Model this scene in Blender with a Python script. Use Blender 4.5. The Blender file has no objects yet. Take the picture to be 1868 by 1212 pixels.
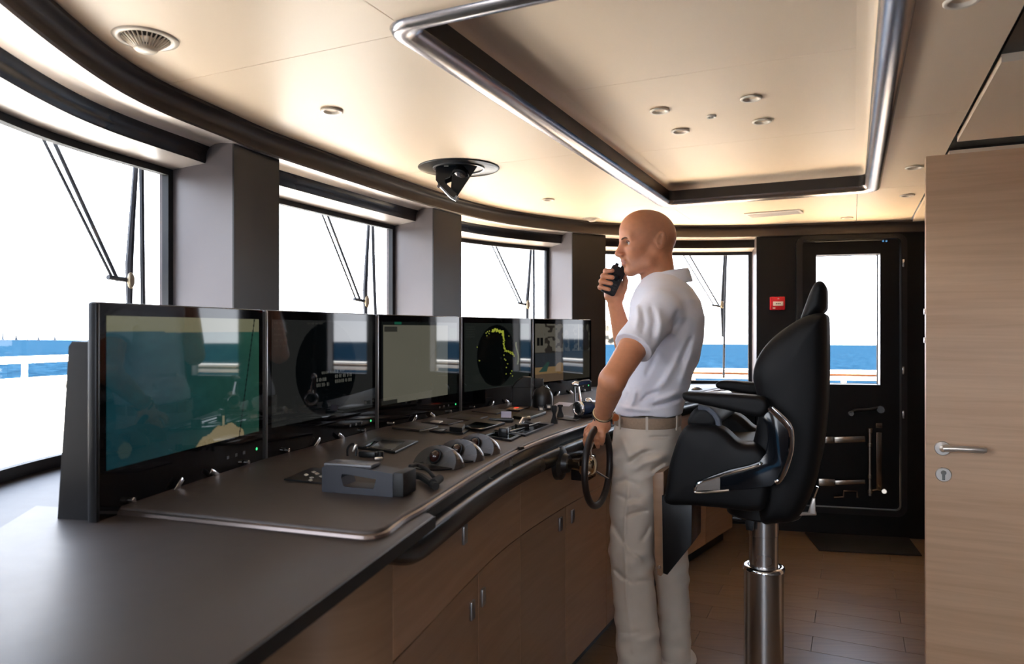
import bpy, bmesh, math, random
import numpy as np
from mathutils import Vector, Matrix
random.seed(7)
R = math.radians
SC = bpy.context.scene
COL = SC.collection

# ------------------------------------------------------------------ camera, light, exposure
F = 1304.0                       # focal length in pixels of the 1868 px wide frame
CX, CY, EYE = 934.0, 600.0, 1.36  # eye-level point in the frame, eye height
cam_d = bpy.data.cameras.new('camera')
cam_d.sensor_width = 36.0
cam_d.lens = 36.0 * F / 1868.0
cam_d.shift_y = (600.0 - 606.0) / 1868.0
cam_d.clip_start = 0.05
cam_d.clip_end = 20000
cam_d.dof.use_dof = True
cam_d.dof.focus_distance = 2.7
cam_d.dof.aperture_fstop = 4.0
cam = bpy.data.objects.new('camera', cam_d)
COL.objects.link(cam)
cam.location = (0, 0, EYE)
cam.rotation_euler = (R(90), 0, 0)
SC.camera = cam

vs = SC.view_settings
vs.view_transform = 'Standard'
vs.look = 'None'
vs.gamma = 1.0
vs.use_curve_mapping = False
vs.exposure = 1.28
SC.cycles.use_denoising = True
SC.cycles.max_bounces = 14
SC.cycles.diffuse_bounces = 7
SC.cycles.glossy_bounces = 5
SC.cycles.transparent_max_bounces = 16
SC.cycles.sample_clamp_indirect = 12.0
SC.cycles.caustics_reflective = False
SC.cycles.caustics_refractive = False

SKY_STRENGTH = 4.0
SUN_STRENGTH = 46.0
world = bpy.data.worlds.new('sky')
SC.world = world
world.use_nodes = True
nt = world.node_tree
nt.nodes.clear()
w_out = nt.nodes.new('ShaderNodeOutputWorld')
w_bg = nt.nodes.new('ShaderNodeBackground')
w_tc = nt.nodes.new('ShaderNodeTexCoord')
w_sep = nt.nodes.new('ShaderNodeSeparateXYZ')
w_ramp = nt.nodes.new('ShaderNodeValToRGB')
w_noise = nt.nodes.new('ShaderNodeTexNoise')
w_map = nt.nodes.new('ShaderNodeMapping')
w_mix = nt.nodes.new('ShaderNodeMixRGB')
w_cr = nt.nodes.new('ShaderNodeValToRGB')
w_map.inputs['Scale'].default_value = (1.2, 1.2, 5.0)
w_noise.inputs['Scale'].default_value = 2.2
w_noise.inputs['Detail'].default_value = 6
w_ramp.color_ramp.elements[0].position = 0.0
w_ramp.color_ramp.elements[0].color = (0.80, 0.84, 0.90, 1)
w_ramp.color_ramp.elements[1].position = 0.7
w_ramp.color_ramp.elements[1].color = (0.42, 0.60, 0.90, 1)
w_cr.color_ramp.elements[0].position = 0.42
w_cr.color_ramp.elements[1].position = 0.72
nt.links.new(w_tc.outputs['Generated'], w_sep.inputs[0])
nt.links.new(w_sep.outputs['Z'], w_ramp.inputs[0])
nt.links.new(w_tc.outputs['Generated'], w_map.inputs[0])
nt.links.new(w_map.outputs[0], w_noise.inputs['Vector'])
nt.links.new(w_noise.outputs['Fac'], w_cr.inputs[0])
nt.links.new(w_cr.outputs['Color'], w_mix.inputs['Fac'])
nt.links.new(w_ramp.outputs['Color'], w_mix.inputs['Color1'])
w_mix.inputs['Color2'].default_value = (0.93, 0.94, 0.96, 1)
nt.links.new(w_mix.outputs[0], w_bg.inputs['Color'])
w_bg.inputs['Strength'].default_value = SKY_STRENGTH
nt.links.new(w_bg.outputs[0], w_out.inputs[0])

sun_d = bpy.data.lights.new('sun', 'SUN')
sun_d.energy = SUN_STRENGTH
sun_d.angle = R(0.6)
sun_d.color = (1.0, 0.93, 0.82)
sun = bpy.data.objects.new('sun', sun_d)
COL.objects.link(sun)
# the sun stands high behind the wheelhouse: it lights the foredeck and bulwark, not the room
sun.rotation_euler = Vector((-0.50, 0.05, -0.86)).to_track_quat('-Z', 'Y').to_euler()

# ------------------------------------------------------------------ coordinates
AX = R(25.5)
SA, CA = math.sin(AX), math.cos(AX)
def uv(u, v, z=0.0):
    """room axes: u runs athwart the wheelhouse away from the camera, v forward to the windows"""
    return Vector((SA*u - CA*v, CA*u + SA*v, z))
def to_uv(p):
    return (SA*p[0] + CA*p[1], -CA*p[0] + SA*p[1])
def ray(px, py):
    return Vector(((px-CX)/F, 1.0, -(py-CY)/F))
def at(px, py, Y):
    r = ray(px, py)
    return Vector((r.x*Y, Y, EYE + r.z*Y))
def on_z(px, py, z):
    r = ray(px, py)
    t = (z-EYE)/r.z
    return Vector((r.x*t, t, z))
def on_plane(px, py, p0, n):
    r = ray(px, py)
    o = Vector((0, 0, EYE))
    t = (Vector(p0)-o).dot(n) / r.dot(n)
    return o + r*t

# ------------------------------------------------------------------ mesh building
class MB:
    def __init__(self):
        self.v = []; self.f = []; self.uvs = None
    def add(self, vs_, fs_):
        n = len(self.v)
        self.v += [tuple(x) for x in vs_]
        self.f += [tuple(i+n for i in f) for f in fs_]
        return self
    def bm(self, b, M=None):
        b.verts.index_update()
        self.add([(M @ x.co) if M else x.co.copy() for x in b.verts], [[x.index for x in f.verts] for f in b.faces])
        b.free()
        return self
    def box(self, c, s, bev=0.0, seg=2, M=None, rz=0.0):
        b = bmesh.new()
        bmesh.ops.create_cube(b, size=1.0)
        for x in b.verts:
            x.co = Vector((x.co.x*s[0], x.co.y*s[1], x.co.z*s[2]))
        if bev > 0:
            bmesh.ops.bevel(b, geom=b.edges[:], offset=min(bev, min(s)*0.49), segments=seg, profile=0.5, affect='EDGES')
        T = Matrix.Translation(Vector(c)) @ Matrix.Rotation(rz, 4, 'Z')
        if M is not None:
            T = M @ T
        return self.bm(b, T)
    def cyl(self, p0, p1, r0, r1=None, n=20, bev=0.0, cap=True):
        p0 = Vector(p0); p1 = Vector(p1)
        r1 = r0 if r1 is None else r1
        d = (p1-p0)
        L = d.length
        if bev > 0:
            pr = [(0, 0), (r0-bev, 0), (r0, bev), (r1, L-bev), (r1-bev, L), (0, L)]
        else:
            pr = [(0, 0), (r0, 0), (r1, L), (0, L)] if cap else [(r0, 0), (r1, L)]
        return self.lathe(pr, n, p0, d)
    def lathe(self, prof, n=24, origin=(0, 0, 0), axis=(0, 0, 1), ex=1.0):
        """prof: (radius, height) list"""
        q = Vector(axis).normalized().to_track_quat('Z', 'Y').to_matrix()
        o = Vector(origin)
        vs_, fs_, rings = [], [], []
        for r, h in prof:
            if r < 1e-7:
                rings.append([len(vs_)]*n)
                vs_.append(o + q @ Vector((0, 0, h)))
            else:
                rings.append(list(range(len(vs_), len(vs_)+n)))
                for i in range(n):
                    a = 2*math.pi*i/n
                    vs_.append(o + q @ Vector((r*math.cos(a)*ex, r*math.sin(a), h)))
        for k in range(len(rings)-1):
            A, B = rings[k], rings[k+1]
            for i in range(n):
                j = (i+1) % n
                f = []
                for t in (A[i], A[j], B[j], B[i]):
                    if t not in f:
                        f.append(t)
                if len(f) > 2:
                    fs_.append(f)
        return self.add(vs_, fs_)
    def tube(self, pts, r, n=10, closed=False, cap=True, flat=1.0, up=(0, 0, 1)):
        pts = [Vector(p) for p in pts]
        m = len(pts)
        rr = r if isinstance(r, (list, tuple)) else [r]*m
        vs_, fs_ = [], []
        t0 = None
        for i in range(m):
            if closed:
                t = pts[(i+1) % m]-pts[i-1]
            else:
                t = pts[min(i+1, m-1)]-pts[max(i-1, 0)]
            t.normalize()
            if t0 is None:
                u0 = Vector(up)
                if abs(t.dot(u0)) > 0.97:
                    u0 = Vector((1, 0, 0))
                a = (u0 - t*u0.dot(t)).normalized()
            else:
                a = (a - t*a.dot(t)).normalized()
            t0 = t
            b = t.cross(a)
            for k in range(n):
                an = 2*math.pi*k/n
                vs_.append(pts[i] + a*(math.cos(an)*rr[i]*flat) + b*(math.sin(an)*rr[i]))
        for i in range(m if closed else m-1):
            for k in range(n):
                k2 = (k+1) % n
                j = (i+1) % m
                fs_.append((i*n+k, i*n+k2, j*n+k2, j*n+k))
        if cap and not closed:
            fs_.append(tuple(range(n-1, -1, -1)))
            fs_.append(tuple((m-1)*n+k for k in range(n)))
        return self.add(vs_, fs_)
    def prism(self, poly, z0, z1, bev=0.0, seg=2, M=None):
        """poly: (x, y) outline extruded along z"""
        b = bmesh.new()
        vb = [b.verts.new((x, y, z0)) for x, y in poly]
        f = b.faces.new(vb)
        r = bmesh.ops.extrude_face_region(b, geom=[f])
        for e in r['geom']:
            if isinstance(e, bmesh.types.BMVert):
                e.co.z = z1
        bmesh.ops.recalc_face_normals(b, faces=b.faces[:])
        if bev > 0:
            es = [e for e in b.edges if abs(e.verts[0].co.z-e.verts[1].co.z) < 1e-6]
            bmesh.ops.bevel(b, geom=es, offset=bev, segments=seg, profile=0.5, affect='EDGES', clamp_overlap=True)
        return self.bm(b, M)
    def grid(self, rows, closed_u=False, closed_v=False):
        """rows: list of equal-length point lists"""
        m, n = len(rows), len(rows[0])
        vs_ = [p for r in rows for p in r]
        fs_ = []
        for i in range(m if closed_u else m-1):
            for k in range(n if closed_v else n-1):
                i2, k2 = (i+1) % m, (k+1) % n
                fs_.append((i*n+k, i*n+k2, i2*n+k2, i2*n+k))
        return self.add(vs_, fs_)

PM = {}      # world matrices of the empties
def link(o, parent=None):
    COL.objects.link(o)
    if parent is not None:
        o.parent = parent
    return o
def obj(name, mb, mat, parent=None, smooth=35, local=False, recalc=True, subsurf=0):
    """one mesh object; geometry is given in world space (or, with local=True, in the parent's own frame)"""
    me = bpy.data.meshes.new(name)
    v = mb.v
    if parent is not None and not local:
        Mi = PM[parent.name].inverted() if parent.name in PM else Matrix.Identity(4)
        v = [tuple(Mi @ Vector(x)) for x in v]
    me.from_pydata(v, [], mb.f)
    if recalc:
        b = bmesh.new(); b.from_mesh(me)
        bmesh.ops.remove_doubles(b, verts=b.verts[:], dist=1e-6)
        bmesh.ops.recalc_face_normals(b, faces=b.faces[:])
        b.to_mesh(me); b.free()
    if smooth:
        me.polygons.foreach_set('use_smooth', [True]*len(me.polygons))
        me.set_sharp_from_angle(angle=R(smooth))
    me.materials.append(mat)
    o = bpy.data.objects.new(name, me)
    link(o, parent)
    PM[o.name] = PM[parent.name].copy() if (parent is not None and parent.name in PM) else Matrix.Identity(4)
    if subsurf:
        md = o.modifiers.new('subsurf', 'SUBSURF'); md.levels = subsurf; md.render_levels = subsurf
    return o
def thing(name, label, cat, loc=(0, 0, 0), rz=0.0, group=None):
    o = bpy.data.objects.new(name, None)
    o.empty_display_size = 0.05
    COL.objects.link(o)
    o.location = loc
    o.rotation_euler = (0, 0, rz)
    PM[o.name] = Matrix.Translation(Vector(loc)) @ Matrix.Rotation(rz, 4, 'Z')
    return tag(o, label, cat, group)
def tag(o, label, cat, group=None):
    o['label'] = label; o['category'] = cat
    if group:
        o['group'] = group
    return o
def struct(name, mb, mat, **k):
    o = obj(name, mb, mat, **k)
    o['kind'] = 'structure'
    return o
def stuff(o):
    o['kind'] = 'stuff'
    return o

# ------------------------------------------------------------------ materials
MATS = {}
def srgb(r, g, b):
    f = lambda c: (c/255/12.92) if c/255 <= 0.04045 else ((c/255+0.055)/1.055)**2.4
    return (f(r), f(g), f(b))
def mat(name, col, rough=0.5, metal=0.0, var=0.06, nscale=6.0, bump=0.0, bscale=200.0, coat=0.0, coat_rough=0.1,
        spec=0.5, stretch=(1, 1, 1), rvar=0.05, sheen=0.0, emit=None, estr=0.0, sss=0.0):
    if name in MATS:
        return MATS[name]
    m = bpy.data.materials.new(name)
    m.use_nodes = True
    n = m.node_tree.nodes; l = m.node_tree.links
    p = n['Principled BSDF']
    tc = n.new('ShaderNodeTexCoord'); mp = n.new('ShaderNodeMapping')
    mp.inputs['Scale'].default_value = stretch
    l.new(tc.outputs['Object'], mp.inputs[0])
    nz = n.new('ShaderNodeTexNoise'); nz.inputs['Scale'].default_value = nscale; nz.inputs['Detail'].default_value = 4
    l.new(mp.outputs[0], nz.inputs['Vector'])
    cr = n.new('ShaderNodeValToRGB')
    c0 = [max(0, c*(1-var)) for c in col]; c1 = [min(1, c*(1+var)) for c in col]
    cr.color_ramp.elements[0].position = 0.3; cr.color_ramp.elements[0].color = (*c0, 1)
    cr.color_ramp.elements[1].position = 0.7; cr.color_ramp.elements[1].color = (*c1, 1)
    l.new(nz.outputs['Fac'], cr.inputs[0]); l.new(cr.outputs[0], p.inputs['Base Color'])
    mr = n.new('ShaderNodeMapRange')
    mr.inputs['To Min'].default_value = max(0.0, rough-rvar); mr.inputs['To Max'].default_value = min(1.0, rough+rvar)
    l.new(nz.outputs['Fac'], mr.inputs['Value']); l.new(mr.outputs[0], p.inputs['Roughness'])
    p.inputs['Metallic'].default_value = metal
    p.inputs['Specular IOR Level'].default_value = spec
    p.inputs['Coat Weight'].default_value = coat
    p.inputs['Coat Roughness'].default_value = coat_rough
    if sheen:
        p.inputs['Sheen Weight'].default_value = sheen
    if sss:
        p.inputs['Subsurface Weight'].default_value = sss
        p.inputs['Subsurface Radius'].default_value = (0.012, 0.005, 0.003)
        p.inputs['Subsurface Scale'].default_value = 1.0
    if emit:
        p.inputs['Emission Color'].default_value = (*emit, 1); p.inputs['Emission Strength'].default_value = estr
    if bump:
        bz = n.new('ShaderNodeTexNoise'); bz.inputs['Scale'].default_value = bscale; bz.inputs['Detail'].default_value = 3
        l.new(mp.outputs[0], bz.inputs['Vector'])
        bp = n.new('ShaderNodeBump'); bp.inputs['Strength'].default_value = bump; bp.inputs['Distance'].default_value = 0.002
        l.new(bz.outputs['Fac'], bp.inputs['Height']); l.new(bp.outputs[0], p.inputs['Normal'])
    MATS[name] = m
    return m
def wood(name, col, dark, rough=0.45, grain=(1, 1, 14), coat=0.0, scale=3.0, rotz=0.0):
    if name in MATS:
        return MATS[name]
    m = bpy.data.materials.new(name); m.use_nodes = True
    n = m.node_tree.nodes; l = m.node_tree.links; p = n['Principled BSDF']
    tc = n.new('ShaderNodeTexCoord'); mp = n.new('ShaderNodeMapping'); mp.inputs['Scale'].default_value = grain
    mp.vector_type = 'POINT'
    rt = n.new('ShaderNodeVectorRotate'); rt.rotation_type = 'Z_AXIS'; rt.inputs['Angle'].default_value = rotz
    l.new(tc.outputs['Object'], rt.inputs['Vector']); l.new(rt.outputs[0], mp.inputs[0])
    a = n.new('ShaderNodeTexNoise'); a.inputs['Scale'].default_value = scale; a.inputs['Detail'].default_value = 8; a.inputs['Distortion'].default_value = 0.6
    b = n.new('ShaderNodeTexNoise'); b.inputs['Scale'].default_value = scale*0.35; b.inputs['Detail'].default_value = 2
    l.new(mp.outputs[0], a.inputs['Vector']); l.new(mp.outputs[0], b.inputs['Vector'])
    oi = n.new('ShaderNodeObjectInfo')
    mx = n.new('ShaderNodeMath'); mx.operation = 'ADD'
    ml = n.new('ShaderNodeMath'); ml.operation = 'MULTIPLY'; ml.inputs[1].default_value = 0.5
    l.new(b.outputs['Fac'], ml.inputs[0]); l.new(a.outputs['Fac'], mx.inputs[0]); l.new(ml.outputs[0], mx.inputs[1])
    cr = n.new('ShaderNodeValToRGB')
    cr.color_ramp.elements[0].position = 0.48; cr.color_ramp.elements[0].color = (*dark, 1)
    cr.color_ramp.elements[1].position = 0.95; cr.color_ramp.elements[1].color = (*col, 1)
    l.new(mx.outputs[0], cr.inputs[0])
    hs = n.new('ShaderNodeHueSaturation')
    mv = n.new('ShaderNodeMapRange'); mv.inputs['To Min'].default_value = 0.88; mv.inputs['To Max'].default_value = 1.1
    l.new(oi.outputs['Random'], mv.inputs['Value']); l.new(mv.outputs[0], hs.inputs['Value'])
    l.new(cr.outputs[0], hs.inputs['Color']); l.new(hs.outputs[0], p.inputs['Base Color'])
    p.inputs['Roughness'].default_value = rough
    p.inputs['Coat Weight'].default_value = coat
    bp = n.new('ShaderNodeBump'); bp.inputs['Strength'].default_value = 0.12; bp.inputs['Distance'].default_value = 0.001
    l.new(a.outputs['Fac'], bp.inputs['Height']); l.new(bp.outputs[0], p.inputs['Normal'])
    MATS[name] = m
    return m
def glass_mat(name, tint=(0.97, 0.98, 1.0), refl=0.07):
    """thin pane: passes light straight through and mirrors a little of it"""
    m = bpy.data.materials.new(name); m.use_nodes = True
    n = m.node_tree.nodes; l = m.node_tree.links
    n.remove(n['Principled BSDF'])
    t = n.new('ShaderNodeBsdfTransparent'); t.inputs[0].default_value = (*tint, 1)
    g = n.new('ShaderNodeBsdfGlossy'); g.inputs['Roughness'].default_value = 0.0
    lw = n.new('ShaderNodeLayerWeight'); lw.inputs['Blend'].default_value = 0.5
    pw_ = n.new('ShaderNodeMath'); pw_.operation = 'POWER'; pw_.inputs[1].default_value = 4.5
    mr = n.new('ShaderNodeMapRange'); mr.inputs['To Min'].default_value = 0.025; mr.inputs['To Max'].default_value = 0.6
    mx = n.new('ShaderNodeMixShader')
    l.new(lw.outputs['Facing'], pw_.inputs[0]); l.new(pw_.outputs[0], mr.inputs['Value'])
    l.new(mr.outputs[0], mx.inputs[0]); l.new(t.outputs[0], mx.inputs[1]); l.new(g.outputs[0], mx.inputs[2])
    l.new(mx.outputs[0], n['Material Output'].inputs[0])
    MATS[name] = m
    return m

M_ceil = mat('ceiling_lacquer', srgb(246, 224, 198), 0.42, var=0.012, nscale=2, spec=0.28, rvar=0.02)
M_bronze = mat('bronze_lacquer', srgb(178, 172, 174), 0.26, metal=0.92, var=0.03, nscale=5, rvar=0.02)
M_brown = mat('brown_leatherette', srgb(64, 54, 48), 0.42, var=0.04, nscale=8, bump=0.05, bscale=600)
M_pillar = mat('pillar_laminate', srgb(100, 92, 92), 0.36, var=0.03, nscale=7, rvar=0.03)
M_black = mat('black_satin', srgb(15, 14, 15), 0.35, var=0.1, nscale=12)
M_blackmat = mat('black_matt', srgb(9, 9, 10), 0.6, var=0.1, nscale=12)
M_darkwall = mat('dark_wall_laminate', srgb(13, 12, 12), 0.5, var=0.06, nscale=4, spec=0.25)
M_frame = mat('window_frame_black', srgb(10, 11, 16), 0.6, var=0.05)
M_top = mat('console_laminate', srgb(62, 54, 50), 0.50, var=0.03, nscale=30, bump=0.03, bscale=900, rvar=0.03, spec=0.38)
M_oak = wood('oak_veneer', srgb(160, 125, 97), srgb(147, 113, 86), 0.42, (1.4, 1.4, 22), scale=2.2)
M_oakdoor = wood('oak_veneer_crosscut', srgb(214, 178, 145), srgb(198, 161, 128), 0.42, (1.3, 1.3, 30), scale=2.0)
M_plank = wood('oak_floor', srgb(126, 102, 78), srgb(108, 86, 64), 0.34, (1.2, 16, 1.2), scale=2.5, rotz=-AX)
M_chrome = mat('chrome', (0.82, 0.82, 0.84), 0.08, metal=1.0, var=0.02, rvar=0.02)
M_steel = mat('brushed_steel', (0.56, 0.53, 0.51), 0.27, metal=1.0, var=0.02, nscale=4, rvar=0.02)
M_white = mat('white_paint', srgb(240, 240, 238), 0.35, var=0.02)
M_rubber = mat('black_rubber', srgb(18, 18, 18), 0.75, var=0.1, bump=0.1, bscale=300)
M_teak = wood('varnished_teak', srgb(120, 82, 60), srgb(96, 62, 44), 0.25, (1, 1, 1), coat=0.5, scale=8)
M_glass = glass_mat('window_glass')
# ------------------------------------------------------------------ plan curve of the front of the room
ZC = 2.06           # ceiling
def catmull(P, n=14):
    P = [Vector(p) for p in P]
    out = []
    for i in range(len(P)-1):
        p1, p2 = P[i], P[i+1]
        p0 = P[i-1] if i > 0 else p1*2-p2
        p3 = P[i+2] if i+2 < len(P) else p2*2-p1
        for k in range(n):
            t = k/n
            out.append(0.5*((2*p1)+(p2-p0)*t+(2*p0-5*p1+4*p2-p3)*t*t+(3*p1-p0-3*p2+p3)*t**3))
    out.append(P[-1])
    return out
def resample(P, step):
    P = [Vector(p) for p in P]
    L = [0.0]
    for a, b in zip(P, P[1:]):
        L.append(L[-1]+(b-a).length)
    n = max(2, int(round(L[-1]/step)))
    out = []; j = 0
    for i in range(n+1):
        s = L[-1]*i/n
        while j < len(L)-2 and L[j+1] < s:
            j += 1
        t = (s-L[j])/max(1e-9, L[j+1]-L[j])
        out.append(P[j].lerp(P[j+1], min(1, t)))
    return out
near = [uv(-0.95, 0.42), uv(-0.30, 0.80), uv(0.45, 1.20)]
EDGE = [tuple(p.xy) for p in near] + [(-0.976, 1.522), (-1.003, 1.841), (-0.983, 2.047), (-0.909, 2.311), (-0.820, 2.609),
        (-0.402, 3.594), (-0.045, 4.188), (0.448, 4.610), (0.7475, 4.755), (1.096, 4.830), (1.278, 4.843), (1.643, 4.805),
        (2.64, 4.565), (3.30, 4.406)]
CURVE = resample([Vector((x, y, 0)) for x, y in [tuple(p.xy) for p in catmull([(x, y, 0) for x, y in EDGE])]], 0.04)
for _ in range(6):   # fair the traced line
    CURVE = [CURVE[0]] + [(CURVE[i-1]+CURVE[i]*2+CURVE[i+1])/4 for i in range(1, len(CURVE)-1)] + [CURVE[-1]]
NC = len(CURVE)
NORM = []
for i in range(NC):
    t = (CURVE[min(i+1, NC-1)]-CURVE[max(i-1, 0)]).normalized()
    NORM.append(Vector((-t.y, t.x, 0)))       # outward
def cpt(s, o=0.0, z=0.0):
    s = max(0.0, min(NC-1.001, s))
    i = int(s); t = s-i
    p = CURVE[i].lerp(CURVE[i+1], t); n = NORM[i].lerp(NORM[i+1], t).normalized()
    q = p+n*o
    return Vector((q.x, q.y, z))
def s_at(px, o=0.0):
    """position along the curve, moved out by o, that is seen at column px"""
    best = None; s = 0.0
    while s < NC-1.5:
        p = cpt(s, o)
        if p.y > 0.6:
            e = abs(CX+F*p.x/p.y-px)
            if best is None or e < best[0]:
                best = (e, s)
        s += 0.02
    return best[1]
def sweep(prof, s0, s1, step=1.0, closed=False):
    """profile of (offset, z) carried along the curve"""
    n = max(2, int((s1-s0)/step))
    rows = [[cpt(s0+(s1-s0)*i/n, o, z) for o, z in prof] for i in range(n+1)]
    mb = MB().grid(rows, closed_v=closed)
    if closed:
        m = len(prof)
        mb.f.append(tuple(range(m))); mb.f.append(tuple(range(len(mb.v)-1, len(mb.v)-1-m, -1)))
    return mb
O_P, O_G = 0.05, 0.30
pil = [(s_at(a, O_P), s_at(b, O_P)) for a, b in ((424, 507), (789, 840), (1043, 1104))]
s_p4 = s_at(1380, O_P)
w13 = pil[1][0]-pil[0][0]
pil0 = (pil[0][0]-w13*0.99, pil[0][0]-w13*0.99+(pil[0][1]-pil[0][0]))
S_FAR = s_at(1380, O_P)

# valance over the windows: reveal, leather band, soffit, cove, drop, lintel
VAL = [(0.0, ZC), (0.0, 2.050), (0.012, 2.046), (0.026, 2.040), (0.032, 2.028), (0.030, 2.012), (0.022, 1.994), (0.020, 1.986),
       (0.026, 1.981), (0.095, 1.987), (0.120, 1.985), (0.138, 1.977), (0.148, 1.964), (0.152, 1.948), (0.153, 1.927), (0.157, 1.922), (0.30, 1.906), (0.36, 1.906)]
struct('trim_1', sweep(VAL[0:9], 0, NC-2), M_brown, smooth=50)
struct('trim_2', sweep(VAL[8:12], 0, S_FAR+0.5), mat('soffit_satin_lit', srgb(222, 212, 206), 0.36, metal=0.75, var=0.01, nscale=3), smooth=60)  # soffit colour lightened for the bright deck it reflects
struct('trim_3', sweep(VAL[11:16], 0, S_FAR+0.5), mat('valance_drop_shaded', srgb(44, 38, 36), 0.25, var=0.04), smooth=60)  # same lacquer as the soffit, darkened for the dim room it reflects
struct('trim_6', sweep(VAL[15:18]+[(0.36, ZC+0.1)], 0, S_FAR+0.5), mat('lintel_lacquer', srgb(172, 163, 158), 0.32, var=0.02), smooth=40)
struct('wall_light_stop', sweep([(0.32, 1.91), (0.32, 2.24), (0.36, 2.24), (0.36, 1.91)], 0, NC-2, closed=True), M_white)  # unseen strip added to keep daylight out above the ceiling panels
# pillars between the windows
for k, (a, b) in enumerate([pil0]+pil):
    poly = [(O_P, 0.90), (O_P, 1.995), (0.34, 1.995), (0.34, 0.90)]
    mb = sweep(poly, a, b, closed=True)
    pl_ = struct('wall_pillar', mb, M_pillar, smooth=30)
    obj('facing', sweep([(O_P-.006, 0.90), (O_P-.006, 1.985), (O_P+.001, 1.985), (O_P+.001, 0.90)], a, b, closed=True), mat('pillar_facing', srgb(38, 34, 33), 0.42, var=0.04, nscale=8, spec=0.3), pl_)
# apron wall under the windows and outer sill
struct('wall_front', sweep([(0.16, 0.0), (0.16, 0.93), (0.36, 0.93), (0.36, 0.0)], 0, S_FAR+0.5, closed=True), M_darkwall)
struct('trim_4', sweep([(-0.30, 0.945), (-0.30, 0.962), (-0.295, 0.966), (0.31, 0.966), (0.31, 0.945)], 0, S_FAR+1, closed=True), M_top)   # window ledge
# windows: frame and pane
spans = [(0.5, pil0[0]), (pil0[1], pil[0][0]), (pil[0][1], pil[1][0]), (pil[1][1], pil[2][0]), (pil[2][1], S_FAR)]
zt = [(1.885, 1.885)]*5
zb = [(1.003, 1.003)]*4+[(1.0, 0.985)]
for k, (a, b) in enumerate(spans):
    n = 16
    fw = 0.022
    def ring(o, ins):
        top, bot = [], []
        ex = ins/0.04
        for i in range(n+1):
            t = i/n
            s = (a+ex)+(b-a-2*ex)*t
            top.append(cpt(s, o, zt[k][0]*(1-t)+zt[k][1]*t+0.022-ins))
            bot.append(cpt(s, o, zb[k][0]*(1-t)+zb[k][1]*t-0.022+ins))
        return top+bot[::-1]
    rows = [ring(0.285, 0.0), ring(0.285, fw), ring(0.31, fw), ring(0.31, 0.0)]
    mb = MB().grid(rows, closed_u=True, closed_v=True)
    # close the slit between the frame and the lintel above
    fr = struct('window_%d' % (k+1), mb, M_frame, smooth=30)
    g0 = [[cpt(a+(b-a)*i/n, 0.298, zt[k][0]*(1-i/n)+zt[k][1]*i/n+0.005), cpt(a+(b-a)*i/n, 0.298, zb[k][0]*(1-i/n)+zb[k][1]*i/n-0.005)] for i in range(n+1)]
    g1 = [[cpt(a+(b-a)*i/n, 0.304, zt[k][0]*(1-i/n)+zt[k][1]*i/n+0.005), cpt(a+(b-a)*i/n, 0.304, zb[k][0]*(1-i/n)+zb[k][1]*i/n-0.005)] for i in range(n+1)]
    obj('window_pane', MB().grid(g0), M_glass, fr, smooth=60)
    # filler board above and below the pane, behind the lintel
    up = [[cpt(a+(b-a)*i/n, 0.305, 2.02), cpt(a+(b-a)*i/n, 0.305, zt[k][0]*(1-i/n)+zt[k][1]*i/n+0.015)] for i in range(n+1)]
    dn = [[cpt(a+(b-a)*i/n, 0.305, 0.90), cpt(a+(b-a)*i/n, 0.305, zb[k][0]*(1-i/n)+zb[k][1]*i/n-0.015)] for i in range(n+1)]
    obj('head_board', MB().grid(up), M_frame, fr); obj('sill_board', MB().grid(dn), M_frame, fr)

# ------------------------------------------------------------------ far wall with the weathertight door
fw_a = cpt(S_FAR, O_P); fw_b = Vector((3.30, 4.406, 0)) + NORM[-2]*O_P
WD = (fw_b-fw_a).normalized()             # along the far wall, to the right
WN = Vector((-WD.y, WD.x, 0))             # outward, away from the room
def fwall(px, py, out=0.0):
    return on_plane(px, py, fw_a+WN*out, WN)
def wl(px, out=0.0):
    """distance along the far wall for a pixel column"""
    return (fwall(px, 600, out)-fw_a).dot(WD)
def wp(d, z, out=0.0):
    p = fw_a+WD*d+WN*out
    return Vector((p.x, p.y, z))
def wbox(mb, d0, d1, z0, z1, o0, o1, bev=0.0):
    M = Matrix.Translation(wp((d0+d1)/2, (z0+z1)/2, (o0+o1)/2)) @ Matrix.Rotation(math.atan2(WD.y, WD.x), 4, 'Z')
    return mb.box((0, 0, 0), (abs(d1-d0), abs(o1-o0), abs(z1-z0)), bev, M=M)
DL, DR = wl(1462), wl(1644)
DT, DB = fwall(1550, 436).z, fwall(1550, 928).z
mb = MB()
wbox(mb, 0.0, DL, 0, 2.0, 0, 0.10)
wbox(mb, DR, 2.4, 0, 2.0, 0, 0.10)
wbox(mb, DL, DR, DT, 2.0, 0, 0.10)
wbox(mb, DL, DR, 0, DB, 0, 0.10)
struct('wall_far', mb, M_darkwall)
# reveal of the last window
struct('wall_pillar', sweep([(O_P+0.002, 0.9), (O_P+0.002, 1.995), (0.34, 1.995), (0.34, 0.9)], S_FAR, S_FAR+1.2, closed=True), M_pillar)

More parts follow.
